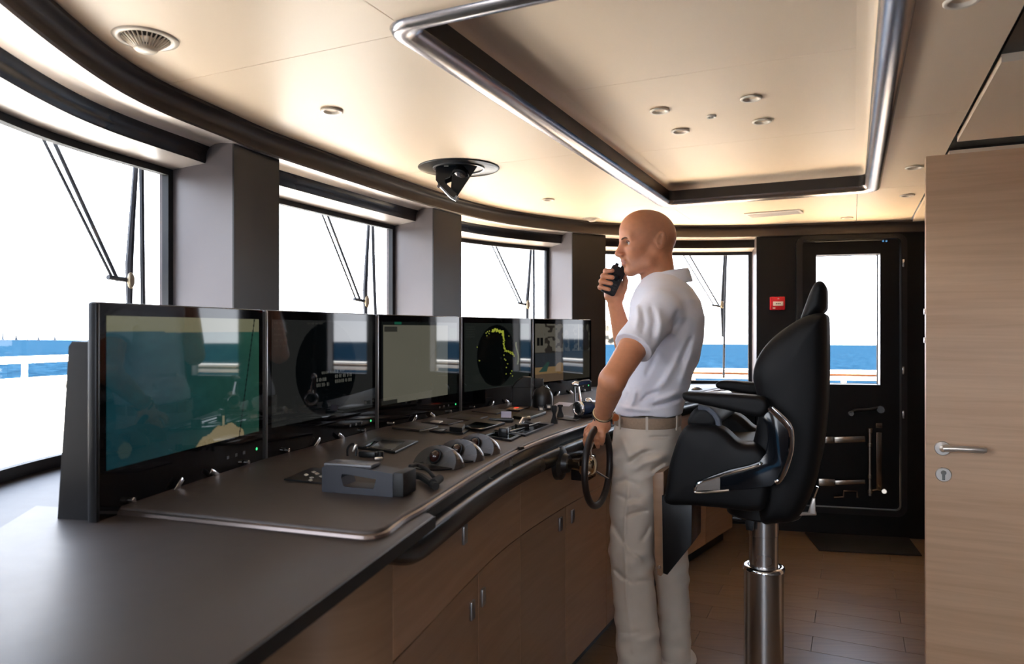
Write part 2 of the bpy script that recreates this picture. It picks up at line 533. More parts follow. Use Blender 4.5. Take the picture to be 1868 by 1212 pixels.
# ------------------------------------------------------------------ ceiling panels and the coffer
U0, U1, V0, V1 = 1.35, 4.03, -0.12, 0.986       # outer edge of the coffer rim
room = [to_uv(p) for p in CURVE[:-1]]
room = room + [(5.45, -1.45), (-0.95, -1.45)]
def clip(poly, a, b, c):
    """keep a*u + b*v <= c"""
    out = []
    n = len(poly)
    for i in range(n):
        p, q = poly[i], poly[(i+1) % n]
        dp, dq = a*p[0]+b*p[1]-c, a*q[0]+b*q[1]-c
        if dp <= 0:
            out.append(p)
        if dp*dq < 0:
            t = dp/(dp-dq)
            out.append((p[0]+(q[0]-p[0])*t, p[1]+(q[1]-p[1])*t))
    return out
def rectclip(u0, u1, v0, v1, g=0.0012):
    P = clip(room, -1, 0, -(u0+g)); P = clip(P, 1, 0, u1-g); P = clip(P, 0, -1, -(v0+g)); P = clip(P, 0, 1, v1-g)
    return P
def uvprism(poly, z0, z1, bev=0.0):
    return MB().prism([tuple(uv(a, b).xy) for a, b in poly], z0, z1, bev, 1)
ceil_e = struct('ceiling', uvprism([(a, b) for a, b in [(-0.95, -1.45), (5.45, -1.45), (5.45, 2.2), (-0.95, 2.2)]], ZC+0.14, ZC+0.17), M_blackmat)
UC = [-0.95, 0.45, 1.42, 2.7, 3.97, 5.45]
VL = 0.94
cells = []
for a, b in zip(UC, UC[1:]):
    cells.append((a, b, VL, 2.2))
cells += [(-0.95, U0+0.02, -0.335, VL), (U1-0.02, 5.45, -0.02, VL), (U1-0.02, 5.45, -0.335, -0.02)]
cells += [(U0+0.02, 2.7, -0.335, V0+0.02), (2.7, U1-0.02, -0.335, V0+0.02)]
for c in cells:
    P = rectclip(*c)
    if len(P) > 2:
        # leave the coffer clear
        obj('ceiling_panel', uvprism(P, ZC, ZC+0.02), M_ceil, ceil_e)
# strip between the coffer edge and seam is covered by the rim; inboard panels
for c in [(2.21, 3.08, -1.45, -0.345), (3.32, 5.45, -1.45, -0.345), (-0.95, 1.60, -1.45, -0.345)]:
    P = rectclip(*c)
    obj('ceiling_panel', uvprism(P, ZC-0.012, ZC+0.01), M_ceil, ceil_e)
obj('ceiling_slot', uvprism([(1.60, -0.345), (2.21, -0.345), (2.21, -1.45), (1.60, -1.45)], ZC+0.01, ZC+0.03), M_black, ceil_e)
obj('ceiling_slot', uvprism([(3.08, -0.345), (3.32, -0.345), (3.32, -1.45), (3.08, -1.45)], ZC+0.02, ZC+0.05), M_black, ceil_e)
# coffer: rim, side and raised panels
def rrect(u0, u1, v0, v1, r, n=6):
    P = []
    for cu, cv, a0 in ((u1-r, v1-r, 0), (u0+r, v1-r, 90), (u0+r, v0+r, 180), (u1-r, v0+r, 270)):
        for i in range(n+1):
            a = R(a0+90*i/n)
            P.append((cu+r*math.cos(a), cv+r*math.sin(a)))
    return P
def cof(ins, z, r):
    return [uv(a, b, z) for a, b in rrect(U0+ins, U1-ins, V0+ins, V1-ins, r)]
rim = MB().grid([cof(-0.002, ZC+0.03, .075), cof(-0.002, ZC, .075), cof(0.004, ZC-0.012, .07), cof(0.014, ZC-0.017, .065), cof(0.050, ZC-0.008, .04), cof(0.062, ZC+0.002, .03), cof(0.066, ZC+0.012, .03)], closed_v=True)
cr_ = struct('ceiling_coffer', rim, M_bronze, smooth=60)
side = MB().grid([cof(0.066, ZC+0.012, .03), cof(0.066, ZC+0.066, .03)], closed_v=True)
cove = MB().grid([cof(0.066, ZC+0.066, .03), cof(0.068, ZC+0.074, .03), cof(0.075, ZC+0.082, .03), cof(0.088, ZC+0.087, .03), cof(0.112, ZC+0.0895, .03)], closed_v=True)
obj('coffer_cove', cove, M_ceil, cr_, smooth=60)
obj('coffer_side', side, mat('coffer_lip_shade', srgb(34, 28, 25), 0.3, var=0.05), cr_, smooth=60)  # inner lip's dark brown carried higher for the unlit left side's shade
for a, b in ((U0+0.07, 2.23), (2.23, 3.13), (3.13, U1-0.07)):
    obj('coffer_panel', uvprism([(a+.001, V0+.07), (b-.001, V0+.07), (b-.001, V1-.07), (a+.001, V1-.07)], ZC+0.09, ZC+0.11), M_ceil, cr_)

# ------------------------------------------------------------------ floor of oak planks, back and near walls
fl = struct('floor', uvprism([(-0.95, -1.45), (5.45, -1.45), (5.45, 2.1), (-0.95, 2.1)], -0.05, -0.012), M_blackmat)
pw = 0.162
plank_cache = {}
nrow = int(6.4/pw)
for r_ in range(nrow):
    ua = -0.95+r_*pw
    cuts = [-1.45, -0.62, 0.16, 1.30] if r_ % 2 == 0 else [-1.45, -1.02, -0.20, 0.62, 1.30]
    if ua < 0.9 and r_ % 2:
        cuts = [-1.45, -0.9, 0.1, 1.0]
    for a, b in zip(cuts, cuts[1:]):
        L = round(b-a, 3)
        if L not in plank_cache:
            mbp = MB().box((0, 0, -0.006), (L-0.0016, pw-0.0016, 0.012), 0.0008, 1)
            o = obj('plank', mbp, M_plank, fl, local=True)
            plank_cache[L] = o
        else:
            o = link(bpy.data.objects.new('plank', plank_cache[L].data), fl)
        c = uv(ua+pw/2, (a+b)/2)
        o.location = (c.x, c.y, 0)
        o.rotation_euler = (0, 0, math.atan2(SA, -CA))
bw = MB()
def uvbox(mb, u0, u1, v0, v1, z0, z1, bev=0.0):
    c = uv((u0+u1)/2, (v0+v1)/2, (z0+z1)/2)
    return mb.box(c, (abs(u1-u0), abs(v1-v0), abs(z1-z0)), bev, rz=math.pi/2-AX)
uvbox(bw, -0.95, 5.5, -1.50, -1.45, 0, ZC+0.1)
struct('wall_back', bw, wood('smoked_oak', srgb(78, 60, 47), srgb(62, 47, 36), 0.45, (1.4, 1.4, 22), scale=2.2))
# unseen near wall: wing door and high window openings added to light the room
nw = MB()
uvbox(nw, -1.0, -0.95, -1.45, -1.30, 0, ZC+0.1)
uvbox(nw, -1.0, -0.95, 0.10, 0.75, 0, ZC+0.1)
uvbox(nw, -1.0, -0.95, -0.62, -0.44, 0, ZC+0.1)
uvbox(nw, -1.0, -0.95, -1.30, -0.56, 0, 1.45)
uvbox(nw, -1.0, -0.95, -1.30, 0.30, 2.0, ZC+0.1)
struct('wall_near', nw, M_oak)
fw2 = MB(); uvbox(fw2, 5.45, 5.5, -1.5, -0.9, 0, ZC+0.1)
struct('wall_far', fw2, M_darkwall)
# unseen roof slab with overhang, added to keep the sun out
struct('roof', MB().prism([tuple(cpt(s, 0.55).xy) for s in range(0, NC-1, 3)] + [tuple(uv(5.9, -1.6).xy), tuple(uv(-1.3, -1.6).xy)], ZC+0.17, ZC+0.30), M_white)

# ------------------------------------------------------------------ outside: deck, bulwark, rails, sea
dk = MB().prism([tuple(cpt(s, 0.37).xy) for s in range(0, NC-1, 3)] + [tuple(cpt(s, 3.4).xy) for s in range(NC-2, -1, -3)], -0.10, -0.02)
struct('ground_deck', dk, mat('deck_teak_bleached', srgb(214, 190, 158), 0.6, var=0.06, nscale=3))
s_b1 = s_at(1043, 0.3)
bk = sweep([(1.55, -0.02), (1.55, 1.09), (1.53, 1.11), (1.53, 1.125), (1.72, 1.125), (1.72, 1.11), (1.70, 1.09), (1.70, -0.02)], 0, s_b1, closed=True)
tag(obj('bulwark', bk, M_white), 'white curved bulwark outside the forward windows', 'bulwark')
rl = thing('bow_rail', 'white handrail with short posts on top of the white bulwark', 'rail', cpt(s_at(60, 1.6), 1.62, 1.125))
obj('handrail', MB().tube([cpt(s, 1.62, 1.215) for s in range(0, int(s_b1)+1)], 0.017, 10), M_white, rl)
for s in np.arange(s_at(2, 1.62)-18, s_b1, s_at(115, 1.62)-s_at(2, 1.62)):
    if s > 0:
        obj('rail_post', MB().cyl(cpt(s, 1.62, 1.1255), cpt(s, 1.62, 1.21), 0.013, n=10), M_white, rl)
# wing rail beyond the far wall
wr = thing('wing_rail', 'white wing-deck rail with teak cap outside the far door', 'rail', wp(0.2, 0, 1.5))
d0, d1 = -3.2, 3.2
obj('cap_rail', wbox(MB(), d0, d1, 0.975, 1.005, 1.46, 1.54, 0.008), M_white, wr)
obj('teak_inlay', wbox(MB(), d0, d1, 0.955, 0.976, 1.475, 1.525), M_teak, wr)
obj('white_rail', wbox(MB(), d0, d1, 0.92, 0.956, 1.47, 1.53, 0.006), M_white, wr)
for d in np.arange(-2.9, 3.2, 1.25):
    obj('rail_post', MB().cyl(wp(d, -0.02, 1.5), wp(d, 0.93, 1.5), 0.022, n=12), M_white, wr)

# sea: the yacht heels a little, so the water lies a degree off the deck
def sea_z(x, y):
    return -8.0-0.0177*y-0.0065*x
seam = bpy.data.materials.new('sea_water'); seam.use_nodes = True
n = seam.node_tree.nodes; l = seam.node_tree.links; p = n['Principled BSDF']
tc = n.new('ShaderNodeTexCoord')
mp = n.new('ShaderNodeMapping'); mp.inputs['Scale'].default_value = (0.16, 0.22, 0.16)
l.new(tc.outputs['Object'], mp.inputs[0])
nz = n.new('ShaderNodeTexNoise'); nz.inputs['Scale'].default_value = 2.0; nz.inputs['Detail'].default_value = 8; nz.inputs['Roughness'].default_value = 0.62
l.new(mp.outputs[0], nz.inputs['Vector'])
cr = n.new('ShaderNodeValToRGB')
cr.color_ramp.elements[0].position = 0.42; cr.color_ramp.elements[0].color = (0.0014, 0.0060, 0.0135, 1)
cr.color_ramp.elements[1].position = 0.60; cr.color_ramp.elements[1].color = (0.0062, 0.0185, 0.034, 1)
l.new(nz.outputs['Fac'], cr.inputs[0]); l.new(cr.outputs[0], p.inputs['Base Color'])
p.inputs['Roughness'].default_value = 0.65
p.inputs['Specular IOR Level'].default_value = 0.0
seab = MB()
rings = [0.0, 12, 30, 70, 150, 350, 800, 2000, 6000]
nseg = 48
rows = []
for r_ in rings[1:]:
    rows.append([Vector((r_*math.cos(2*math.pi*k/nseg), r_*math.sin(2*math.pi*k/nseg), 0)) for k in range(nseg)])
for row in rows:
    for q in row:
        q.z = sea_z(q.x, q.y)
seab.grid(rows, closed_v=True)
sea = obj('sea', seab, seam, recalc=False)
tag(sea, 'blue sea with small waves outside the windows', 'sea'); sea['kind'] = 'stuff'
# ------------------------------------------------------------------ helm console
class Path:
    """plan path given in room axes; offset o is to the aft side (towards the helmsman)"""
    def __init__(self, pts, step=0.03, fair=2):
        P = resample([uv(a, b) for a, b in pts] if len(pts) < 3 else catmull([uv(a, b) for a, b in pts]), step)
        for _ in range(fair):
            P = [P[0]] + [(P[i-1]+P[i]*2+P[i+1])/4 for i in range(1, len(P)-1)] + [P[-1]]
        self.P = P; self.n = len(P); self.N = []
        for i in range(self.n):
            t = (P[min(i+1, self.n-1)]-P[max(i-1, 0)]).normalized()
            self.N.append(Vector((t.y, -t.x, 0)))
    def pt(self, s, o=0.0, z=0.0):
        s = max(0.0, min(self.n-1.0001, s)); i = int(s); t = s-i
        p = self.P[i].lerp(self.P[i+1], t)+self.N[i].lerp(self.N[i+1], t).normalized()*o
        return Vector((p.x, p.y, z))
    def s_u(self, u):
        return min(range(self.n), key=lambda i: abs(to_uv(self.P[i])[0]-u))
    def sweep(self, prof, s0=0, s1=None, step=1.0, closed=True):
        s1 = self.n-1 if s1 is None else s1
        n = max(1, int(round((s1-s0)/step)))
        rows = [[self.pt(s0+(s1-s0)*i/n, o, z) for o, z in prof] for i in range(n+1)]
        mb = MB().grid(rows, closed_v=closed)
        if closed:
            m = len(prof)
            mb.f.append(tuple(range(m))); mb.f.append(tuple(range(len(mb.v)-1, len(mb.v)-1-m, -1)))
        return mb
ZS, ZW = 1.0, 0.985
MV = [Vector(p) for p in ((-.807, 1.38, 0), (-.688, 1.985, 0), (-.49, 2.58, 0), (-.228, 3.135, 0), (.10, 3.66, 0), (.465, 4.16, 0))]
FRONT = Path([(1.06, .764), (1.16, .782), (1.345, .818), (1.603, .866), (1.85, .905), (2.1, .927), (2.4, .932), (2.63, .927), (3.4, .900), (4.05, .815), (4.55, .72)])
# raised console top
fr = [FRONT.pt(s) for s in range(0, FRONT.n)]
left = [on_z(212, 924, ZS), on_z(430, 946, ZS), on_z(640, 967, ZS)]
back = [MV[5]+(MV[5]-MV[4]).normalized()*0.22] + [m.copy() for m in MV[::-1]]
bk_in = []
for i, m in enumerate(back):
    a = back[max(0, i-1)]; b = back[min(len(back)-1, i+1)]
    t = (b-a).normalized()
    bk_in.append(m+Vector((-t.y, t.x, 0))*0.004 if False else m)
rc_ = [on_z(a, b, ZS) for a, b in ((672, 969), (690, 967), (704, 962), (717, 952), (735, 939))]
fr = [FRONT.pt(s) for s in range(FRONT.s_u(1.24), FRONT.n)]
outline = [tuple(p.xy) for p in left] + [tuple(p.xy) for p in rc_] + [tuple(p.xy) for p in fr] + [tuple(b.xy) for b in bk_in[:-1]]
top = MB().prism(outline, ZS-0.022, ZS, 0.006, 3)
HW = tag(obj('helm_worktop', top, M_top, smooth=50), 'raised dark taupe console top carrying the helm instruments', 'worktop')
lip = [on_z(212, 924, ZS)] + left[1:] + rc_ + fr
obj('edge_trim', MB().tube([Vector((p.x, p.y, ZS-0.013)) for p in catmull(lip, 3)], 0.0075, 8), mat('trim_bronze_dark', srgb(112, 100, 94), 0.3, metal=.85, var=.02), HW)
# padded rail below the console edge
RPROF = [(-0.03, ZS-0.022), (-0.03, 0.882), (-0.004, 0.882), (0.008, 0.890), (0.013, 0.908), (0.013, 0.934), (0.009, 0.943), (0.0, 0.947), (-0.010, 0.950), (-0.013, 0.966), (-0.010, ZS-0.022)]
rows = []
s_r = FRONT.s_u(1.26)
for i in range(0, FRONT.s_u(4.5)+1):
    k = min(1.0, 0.30+0.70*math.sin(min(1, i/max(1, s_r))*math.pi/2))
    rows.append([FRONT.pt(i, o-.010*(1-k), 0.966-(0.966-z)*(k if z < 0.966 else 1)) for o, z in RPROF])
rail = MB().grid(rows, closed_v=True)
m_ = len(RPROF)
rail.f.append(tuple(range(m_))); rail.f.append(tuple(range(len(rail.v)-1, len(rail.v)-1-m_, -1)))
obj('padded_rail', rail, mat('black_bolster', srgb(15, 14, 16), 0.26, var=0.05), HW, smooth=60)
# lower wing worktop in the foreground
A0, A1 = on_z(66, 922, ZW), on_z(0, 948, ZW)
C0, C1 = on_z(792, 941, ZW), on_z(420, 1212, ZW)
dC = (C1-C0).normalized(); dA = (A1-A0).normalized()
wing = [A0, on_z(190, 930, ZW), on_z(420, 930, ZW), on_z(640, 930, ZW), on_z(770, 933, ZW), on_z(784, 936, ZW), C0, C1, C1+dC*0.75]
wing += [cpt(s, 0.0, ZW) for s in range(4, int(s_at(-60, 0.0)), 3)]
wing_poly = [tuple(p.xy) for p in wing]
WW = tag(obj('wing_worktop', MB().prism(wing_poly, ZW-0.018, ZW, 0.004, 2), M_top, smooth=50), 'wide dark grey-brown worktop in the left foreground', 'worktop')
ed = MB().tube([Vector((p.x, p.y, ZW-0.032)) for p in (C0, C1, C1+dC*0.7)], 0.016, 8)
obj('edge_band', MB().prism([tuple((C0+Vector((dC.y, -dC.x, 0))*k).xy) for k in (0.0, -0.003)] + [tuple((C1+dC*0.7+Vector((dC.y, -dC.x, 0))*k).xy) for k in (-0.003, 0.0)], ZW-0.024, ZW-0.0015), mat('edge_black', srgb(10, 9, 9), .5), WW)
# mirrored wing worktop at the far end
fwp = [FRONT.pt(FRONT.n-8, -0.01), FRONT.pt(FRONT.n-1, 0.0), uv(4.92, .62), uv(4.97, .80)] + [cpt(s, -0.02) for s in (S_FAR-8, S_FAR-20, S_FAR-30)] + [MV[5]+(MV[5]-MV[4]).normalized()*0.05]
tag(obj('corner_worktop', MB().prism([tuple(p.xy) for p in fwp], ZW-0.03, ZW-0.002, 0.004, 2), M_top), 'dark worktop at the far end of the console under the last window', 'worktop')
# well behind the monitors
struct('trim_5', sweep([(-0.46, 0.90), (-0.46, 0.925), (-0.005, 0.925), (-0.005, 0.90)], 0, S_FAR-4, closed=True), M_blackmat)

# cabinets below
CAB = Path([(0.975, 1.25), (0.985, 1.02), (1.0, .90), (1.035, .840), (1.10, .815), (1.186, .822), (1.376, .855), (1.603, .896), (1.85, .935), (2.1, .956), (2.4, .962), (2.63, .957), (3.4, .930), (3.87, .86), (4.05, .83), (4.76, .69)], fair=3)
def cab_panel(u0, u1, z0, z1, t=0.018, g=0.0018):
    a, b = CAB.s_u(u0), CAB.s_u(u1)
    e = g/0.03
    return CAB.sweep([(-t, z0+g), (0, z0+g), (0, z1-g), (-t, z1-g)], a+e, b-e, 1.0)
M_latch = mat('latch_steel', (0.34, 0.32, 0.31), 0.3, metal=0.9, var=0.05)
def latch(parent, u, z):
    s = CAB.s_u(u)
    c = CAB.pt(s, 0.003, z); n_ = CAB.N[s]
    M = Matrix.Translation(c) @ Matrix.Rotation(math.atan2(n_.y, n_.x), 4, 'Z')
    obj('latch', MB().box((0, 0, 0), (0.008, 0.028, 0.048), 0.002, M=M), M_latch, parent)
units = [('cabinet', 'oak corner post cabinet under the worktop step, with rounded edge', 0.975, 1.16, [('side_panel', 0.0, .0, .0)]),]
# corner post
s_c0, s_c1 = 0, CAB.s_u(1.17)
t = thing('corner_cabinet', 'rounded oak corner panel where the foreground worktop meets the console', 'panel', CAB.pt(s_c0, 0, 0.0))
obj('panel', CAB.sweep([(-0.018, 0.09), (0, 0.09), (0, 0.955), (-0.018, 0.955)], 0, s_c1-0.06), M_oak, t, smooth=60)
obj('plinth', CAB.sweep([(-0.06, 0.0), (-0.05, 0.0), (-0.05, 0.09), (-0.06, 0.09)], 0, s_c1), M_black, t)
ulist = [(1.17, 1.70, 2.07, 'oak console cabinet nearest the camera, three small square latches', [(1.60, .837), (1.655, .622), (1.745, .624)]),
         (2.07, 2.48, 2.92, 'oak console cabinet behind the steering wheel with two small latches', [(2.42, .65), (2.54, .65)]),
         (2.92, 3.36, 3.85, 'oak console cabinet hidden behind the standing man', [(3.3, .65), (3.42, .65)]),
         (3.85, 4.30, 4.74, 'oak console cabinet at the far end beside the chair column', [])]
for a, m, b, lab, lats in ulist:
    t = thing('console_cabinet', lab, 'cabinet', CAB.pt(CAB.s_u(m), -0.1, 0.0), group='oak cabinets below the helm console')
    obj('body', CAB.sweep([(-0.30, 0.09), (-0.024, 0.09), (-0.024, 0.93), (-0.30, 0.93)], CAB.s_u(a)+.05, CAB.s_u(b)-.05), M_blackmat, t)
    top_z = 0.90
    if a > 3.8:
        obj('door', cab_panel(a, m, 0.09, top_z), M_oak, t); obj('door', cab_panel(m, b, 0.09, top_z), M_oak, t)
    else:
        dr = obj('drawer_front', cab_panel(a, b, 0.70, top_z), M_oak, t)
        d0_ = obj('door', cab_panel(a, m, 0.09, 0.70), M_oak, t); d1_ = obj('door', cab_panel(m, b, 0.09, 0.70), M_oak, t)
    for lu, lz in lats:
        latch(dr if lz > .70 else (d0_ if lu < m else d1_), lu, lz)
    obj('plinth', CAB.sweep([(-0.075, 0.0), (-0.06, 0.0), (-0.06, 0.092), (-0.075, 0.092)], CAB.s_u(a), CAB.s_u(b)), M_black, t)

# ------------------------------------------------------------------ monitors
def emis_attr(name, strength=1.0, rough=0.03):
    m = bpy.data.materials.new(name); m.use_nodes = True
    n = m.node_tree.nodes; l = m.node_tree.links; p = n['Principled BSDF']
    at_ = n.new('ShaderNodeVertexColor'); at_.layer_name = 'picture'
    l.new(at_.outputs['Color'], p.inputs['Emission Color']); p.inputs['Emission Strength'].default_value = strength
    p.inputs['Base Color'].default_value = (0.004, 0.004, 0.004, 1); p.inputs['Roughness'].default_value = rough
    p.inputs['Specular IOR Level'].default_value = 0.30
    return m
SCREEN_E = 0.27
M_screen = emis_attr('lit_display', SCREEN_E)
M_bezel = mat('bezel_glass', (0.004, 0.004, 0.005), 0.04, var=0.02, rvar=0.01, spec=0.22)
M_house = mat('monitor_housing', srgb(24, 23, 24), 0.35, var=0.05)
M_alu = mat('anodised_aluminium', srgb(128, 126, 126), 0.3, metal=0.8, var=0.04)
rng = np.random.default_rng(3)
def smooth_noise(h, w, cells, seed):
    r = np.random.default_rng(seed)
    g = r.random((cells+2, cells+2))
    y = np.linspace(0, cells, h); x = np.linspace(0, cells, w)
    yi = np.minimum(y.astype(int), cells); xi = np.minimum(x.astype(int), cells)
    fy = (y-yi)[:, None]; fx = (x-xi)[None, :]
    fy = fy*fy*(3-2*fy); fx = fx*fx*(3-2*fx)
    return g[yi][:, xi]*(1-fy)*(1-fx)+g[yi+1][:, xi]*fy*(1-fx)+g[yi][:, xi+1]*(1-fy)*fx+g[yi+1][:, xi+1]*fy*fx
def lin(c):
    c = np.asarray(c, float)/255
    return np.where(c <= 0.04045, c/12.92, ((c+0.055)/1.055)**2.4)
def canvas(w, h, c):
    return np.ones((h, w, 3))*lin(c)
def paint(img, mask, c, a=1.0):
    m = (mask*a)[..., None]
    img[:] = img*(1-m)+lin(c)*m
def screen_mesh(name, img, w, h, parent, y):
    """thin emissive raster: one vertex per picture point"""
    H, W, _ = img.shape
    X, Z = np.meshgrid(np.linspace(-w/2, w/2, W), np.linspace(h/2, -h/2, H))
    co = np.stack([X.ravel(), np.full(X.size, y), Z.ravel()], 1)
    idx = np.arange(W*H).reshape(H, W)
    f = np.stack([idx[:-1, :-1].ravel(), idx[1:, :-1].ravel(), idx[1:, 1:].ravel(), idx[:-1, 1:].ravel()], 1)
    me = bpy.data.meshes.new(name)
    me.vertices.add(len(co)); me.vertices.foreach_set('co', co.ravel())
    me.loops.add(f.size); me.loops.foreach_set('vertex_index', f.ravel().astype(np.int32))
    me.polygons.add(len(f)); me.polygons.foreach_set('loop_start', np.arange(0, f.size, 4, dtype=np.int32))
    me.update()
    ca = me.color_attributes.new('picture', 'FLOAT_COLOR', 'POINT')
    ca.data.foreach_set('color', np.concatenate([img.reshape(-1, 3), np.ones((W*H, 1))], 1).ravel().astype(np.float32))
    me.materials.append(M_screen)
    o = bpy.data.objects.new(name, me)
    return link(o, parent)
def pics():
    out = []
    W, H = 180, 112
    Y, X = np.mgrid[0:H, 0:W]; x = X/(W-1); y = Y/(H-1)
    # 1: forward camera picture, sea with the bow at the bottom
    im = canvas(W, H, (30, 84, 96))
    for k in range(3):
        a, b, c = [(24, 70, 96), (44, 92, 88), (58, 104, 84)][k], None, None
    gx = np.clip(x*0.9-0.1+0.15*(smooth_noise(H, W, 6, 5)-.5), 0, 1)
    im = lin((30, 78, 88))*(1-gx[..., None])+lin((52, 98, 76))*gx[..., None]
    dk = np.clip((y-0.1)*0.75, 0, 1)[..., None]*(0.4+0.6*(1-gx[..., None]*0.6))
    im = im*(1-dk*0.6)
    wv = smooth_noise(H, W, 34, 8)*smooth_noise(H, W, 9, 18)
    im = im*(0.86+0.35*wv[..., None])
    sky = (y < 0.105+0.01*x).astype(float)
    paint(im, sky, (132, 132, 104))
    hb = 0.125*np.clip((x-0.50)/0.17, 0, 1)**0.7*np.clip((0.87-x)/0.10, 0, 1)**0.5+0.008*np.sin(x*60)
    bow = ((y > 1.0-hb) & (x > 0.50) & (x < 0.87)).astype(float)
    paint(im, bow, (152, 138, 104))
    paint(im, ((abs(x-0.705) < 0.008) & (y > 0.80) & (y < 0.88)).astype(float), (150, 146, 120))
    paint(im, (((x-0.09)**2/0.0012+(y-0.90)**2/0.003) < 1).astype(float), (58, 78, 76), .8)
    paint(im, (abs(x-(0.96-0.13*y)) < 0.004).astype(float), (16, 24, 26))
    paint(im, ((abs(x-0.955) < 0.03) & (abs(y-0.86) < 0.02)).astype(float), (86, 96, 84), .7)
    im *= 0.78
    out.append(im)
    # 2: radar on standby
    im = canvas(W, H, (36, 37, 36))
    disc = (((x-0.5)*W/H)**2+(y-0.5)**2 < 0.235)
    paint(im, disc.astype(float), (2, 4, 5))
    r = np.random.default_rng(4)
    def bars(x0, y0, n, w, hh, c, seed):
        rr = np.random.default_rng(seed)
        xx = x0
        for i in range(n):
            ww = w*(0.5+0.7*rr.random())
            paint(im, ((x > xx) & (x < xx+ww) & (abs(y-y0) < hh) & (((X+Y*(i % 2)) % 3) > 0)).astype(float), c, .8)
            xx += ww+w*0.25
    bars(.44, .54, 5, .03, .014, (88, 88, 82), 1); bars(.56, .53, 4, .03, .014, (88, 88, 82), 2)
    bars(.385, .605, 3, .035, .017, (96, 96, 90), 3); bars(.565, .59, 5, .034, .017, (96, 96, 90), 4)
    bars(.39, .66, 3, .035, .017, (88, 88, 82), 5); bars(.57, .645, 5, .034, .017, (92, 92, 84), 6)
    for k in range(9):
        bars(.02, .03+.055*k if k < 5 else .55+.055*k, 3, .03, .008, (58, 58, 54), 10+k)
    bars(.30, .03, 4, .04, .008, (58, 58, 54), 30)
    out.append(im)
    # 3: pale chart with a toolbar
    im = canvas(W, H, (112, 110, 96))
    im *= (0.97+0.05*smooth_noise(H, W, 5, 9))[..., None]
    paint(im, (x < 0.02).astype(float), (22, 24, 24)); paint(im, (x > 0.86).astype(float), (20, 24, 22)); paint(im, (y < 0.04).astype(float), (22, 26, 24))
    paint(im, ((x > .03) & (x < .18) & (y > .06) & (y < .12)).astype(float), (56, 56, 50))
    paint(im, ((y < .03) & (x > .15) & (x < .23)).astype(float), (28, 96, 72))
    paint(im, ((x > .88) & (y > .08) & (y < .22) & ((X % 4) < 3)).astype(float), (30, 72, 44), .7)
    paint(im, ((y > .95) & (x < .18)).astype(float), (40, 40, 36))
    cl = 0.70+0.10*np.sin(y*9)
    paint(im, ((abs(x-cl) < 0.004) & (y > .3) & (y < .55)).astype(float), (96, 96, 84))
    im *= 0.8
    out.append(im)
    # 4: radar with a yellow coastline
    im = canvas(W, H, (30, 34, 31))
    paint(im, (((x-0.47)*W/H)**2+(y-0.5)**2 < 0.225).astype(float), (2, 4, 4))
    rr = np.random.default_rng(12)
    poly = [(.40, .12), (.44, .10), (.50, .12), (.56, .14), (.575, .22), (.58, .32), (.59, .40), (.63, .44), (.69, .46), (.75, .53)]
    for (xa, ya), (xb, yb) in zip(poly, poly[1:]):
        for t_ in np.linspace(0, 1, 14):
            px_, py_ = xa+(xb-xa)*t_+rr.normal(0, .006), ya+(yb-ya)*t_+rr.normal(0, .010)
            sz = .012 if ya < .15 else .007
            paint(im, (((x-px_)**2+(y-py_)**2) < sz**2).astype(float), (168, 176, 62))
    for px_, py_ in [(.31, .15), (.33, .13), (.35, .16), (.32, .19), (.36, .12), (.58, .50), (.59, .56), (.61, .58), (.64, .64), (.62, .70), (.615, .80), (.69, .80), (.72, .84), (.71, .76), (.18, .36), (.21, .56), (.66, .20)]:
        paint(im, (((x-px_)**2+(y-py_)**2) < .009**2).astype(float), (150, 158, 70))
    paint(im, ((abs(x-(.80+.02*np.sin(y*14))) < .012) & (y > .30) & (y < .66)).astype(float), (120, 126, 96), .8)
    for k in range(5):
        paint(im, ((abs(y-.06-.035*k) < .008) & (x > .02) & (x < .14) & ((X % 5) < 4)).astype(float), (40, 44, 40))
    paint(im, ((x > .86) & (y > .02) & (y < .2)).astype(float), (24, 42, 26))
    out.append(im)
    # 5: four deck-camera pictures
    im = canvas(W, H, (40, 40, 38))
    q1 = (x < .49) & (y < .49); q2 = (x > .51) & (y < .49); q3 = (x < .49) & (y > .51); q4 = (x > .51) & (y > .51)
    nz1 = smooth_noise(H, W, 22, 31)
    paint(im, q1.astype(float), (92, 88, 78)); paint(im, q2.astype(float), (70, 68, 60)); paint(im, q3.astype(float), (44, 48, 52)); paint(im, q4.astype(float), (48, 45, 38))
    paint(im, (q1 & (nz1 > .58) & (x > .16)).astype(float), (42, 38, 34)); paint(im, (q2 & (nz1 > .52)).astype(float), (34, 32, 28))
    for cx_ in (.03, .085):
        paint(im, ((x > cx_) & (x < cx_+.045) & (y > .24) & (y < .37)).astype(float), (14, 14, 14))
    paint(im, ((x > .60) & (x < .69) & (y > .14) & (y < .45)).astype(float), (22, 22, 20))
    paint(im, ((x > .79) & (x < .95) & (y > .10) & (y < .42)).astype(float), (36, 34, 34)); paint(im, ((abs(x-.78) < .012) & q2).astype(float), (104, 98, 84))
    paint(im, (q3 & (y > .74)).astype(float), (128, 104, 72)); paint(im, (q3 & (y > .86)).astype(float), (92, 76, 60))
    paint(im, ((x-.06 > (.82-y)*.9) & (x < .24-(y-.68)*.3) & (y > .66) & (y < .82)).astype(float), (44, 70, 62))
    paint(im, (((x-.43)/.08)**2+((y-.78)/.10)**2 < 1).astype(float)*(x < .49), (118, 92, 56))
    out.append(im)
    return out
PIX = pics()
mon_labels = ['largest monitor at the left, showing teal sea and the bow', 'monitor with a dark round radar scope and grey text, second from left',
              'monitor showing a pale khaki chart, third from left', 'monitor with a radar scope and a yellow coastline', 'smallest monitor beside the man, split into camera pictures']
ZM0, ZM1 = 0.958, 1.413
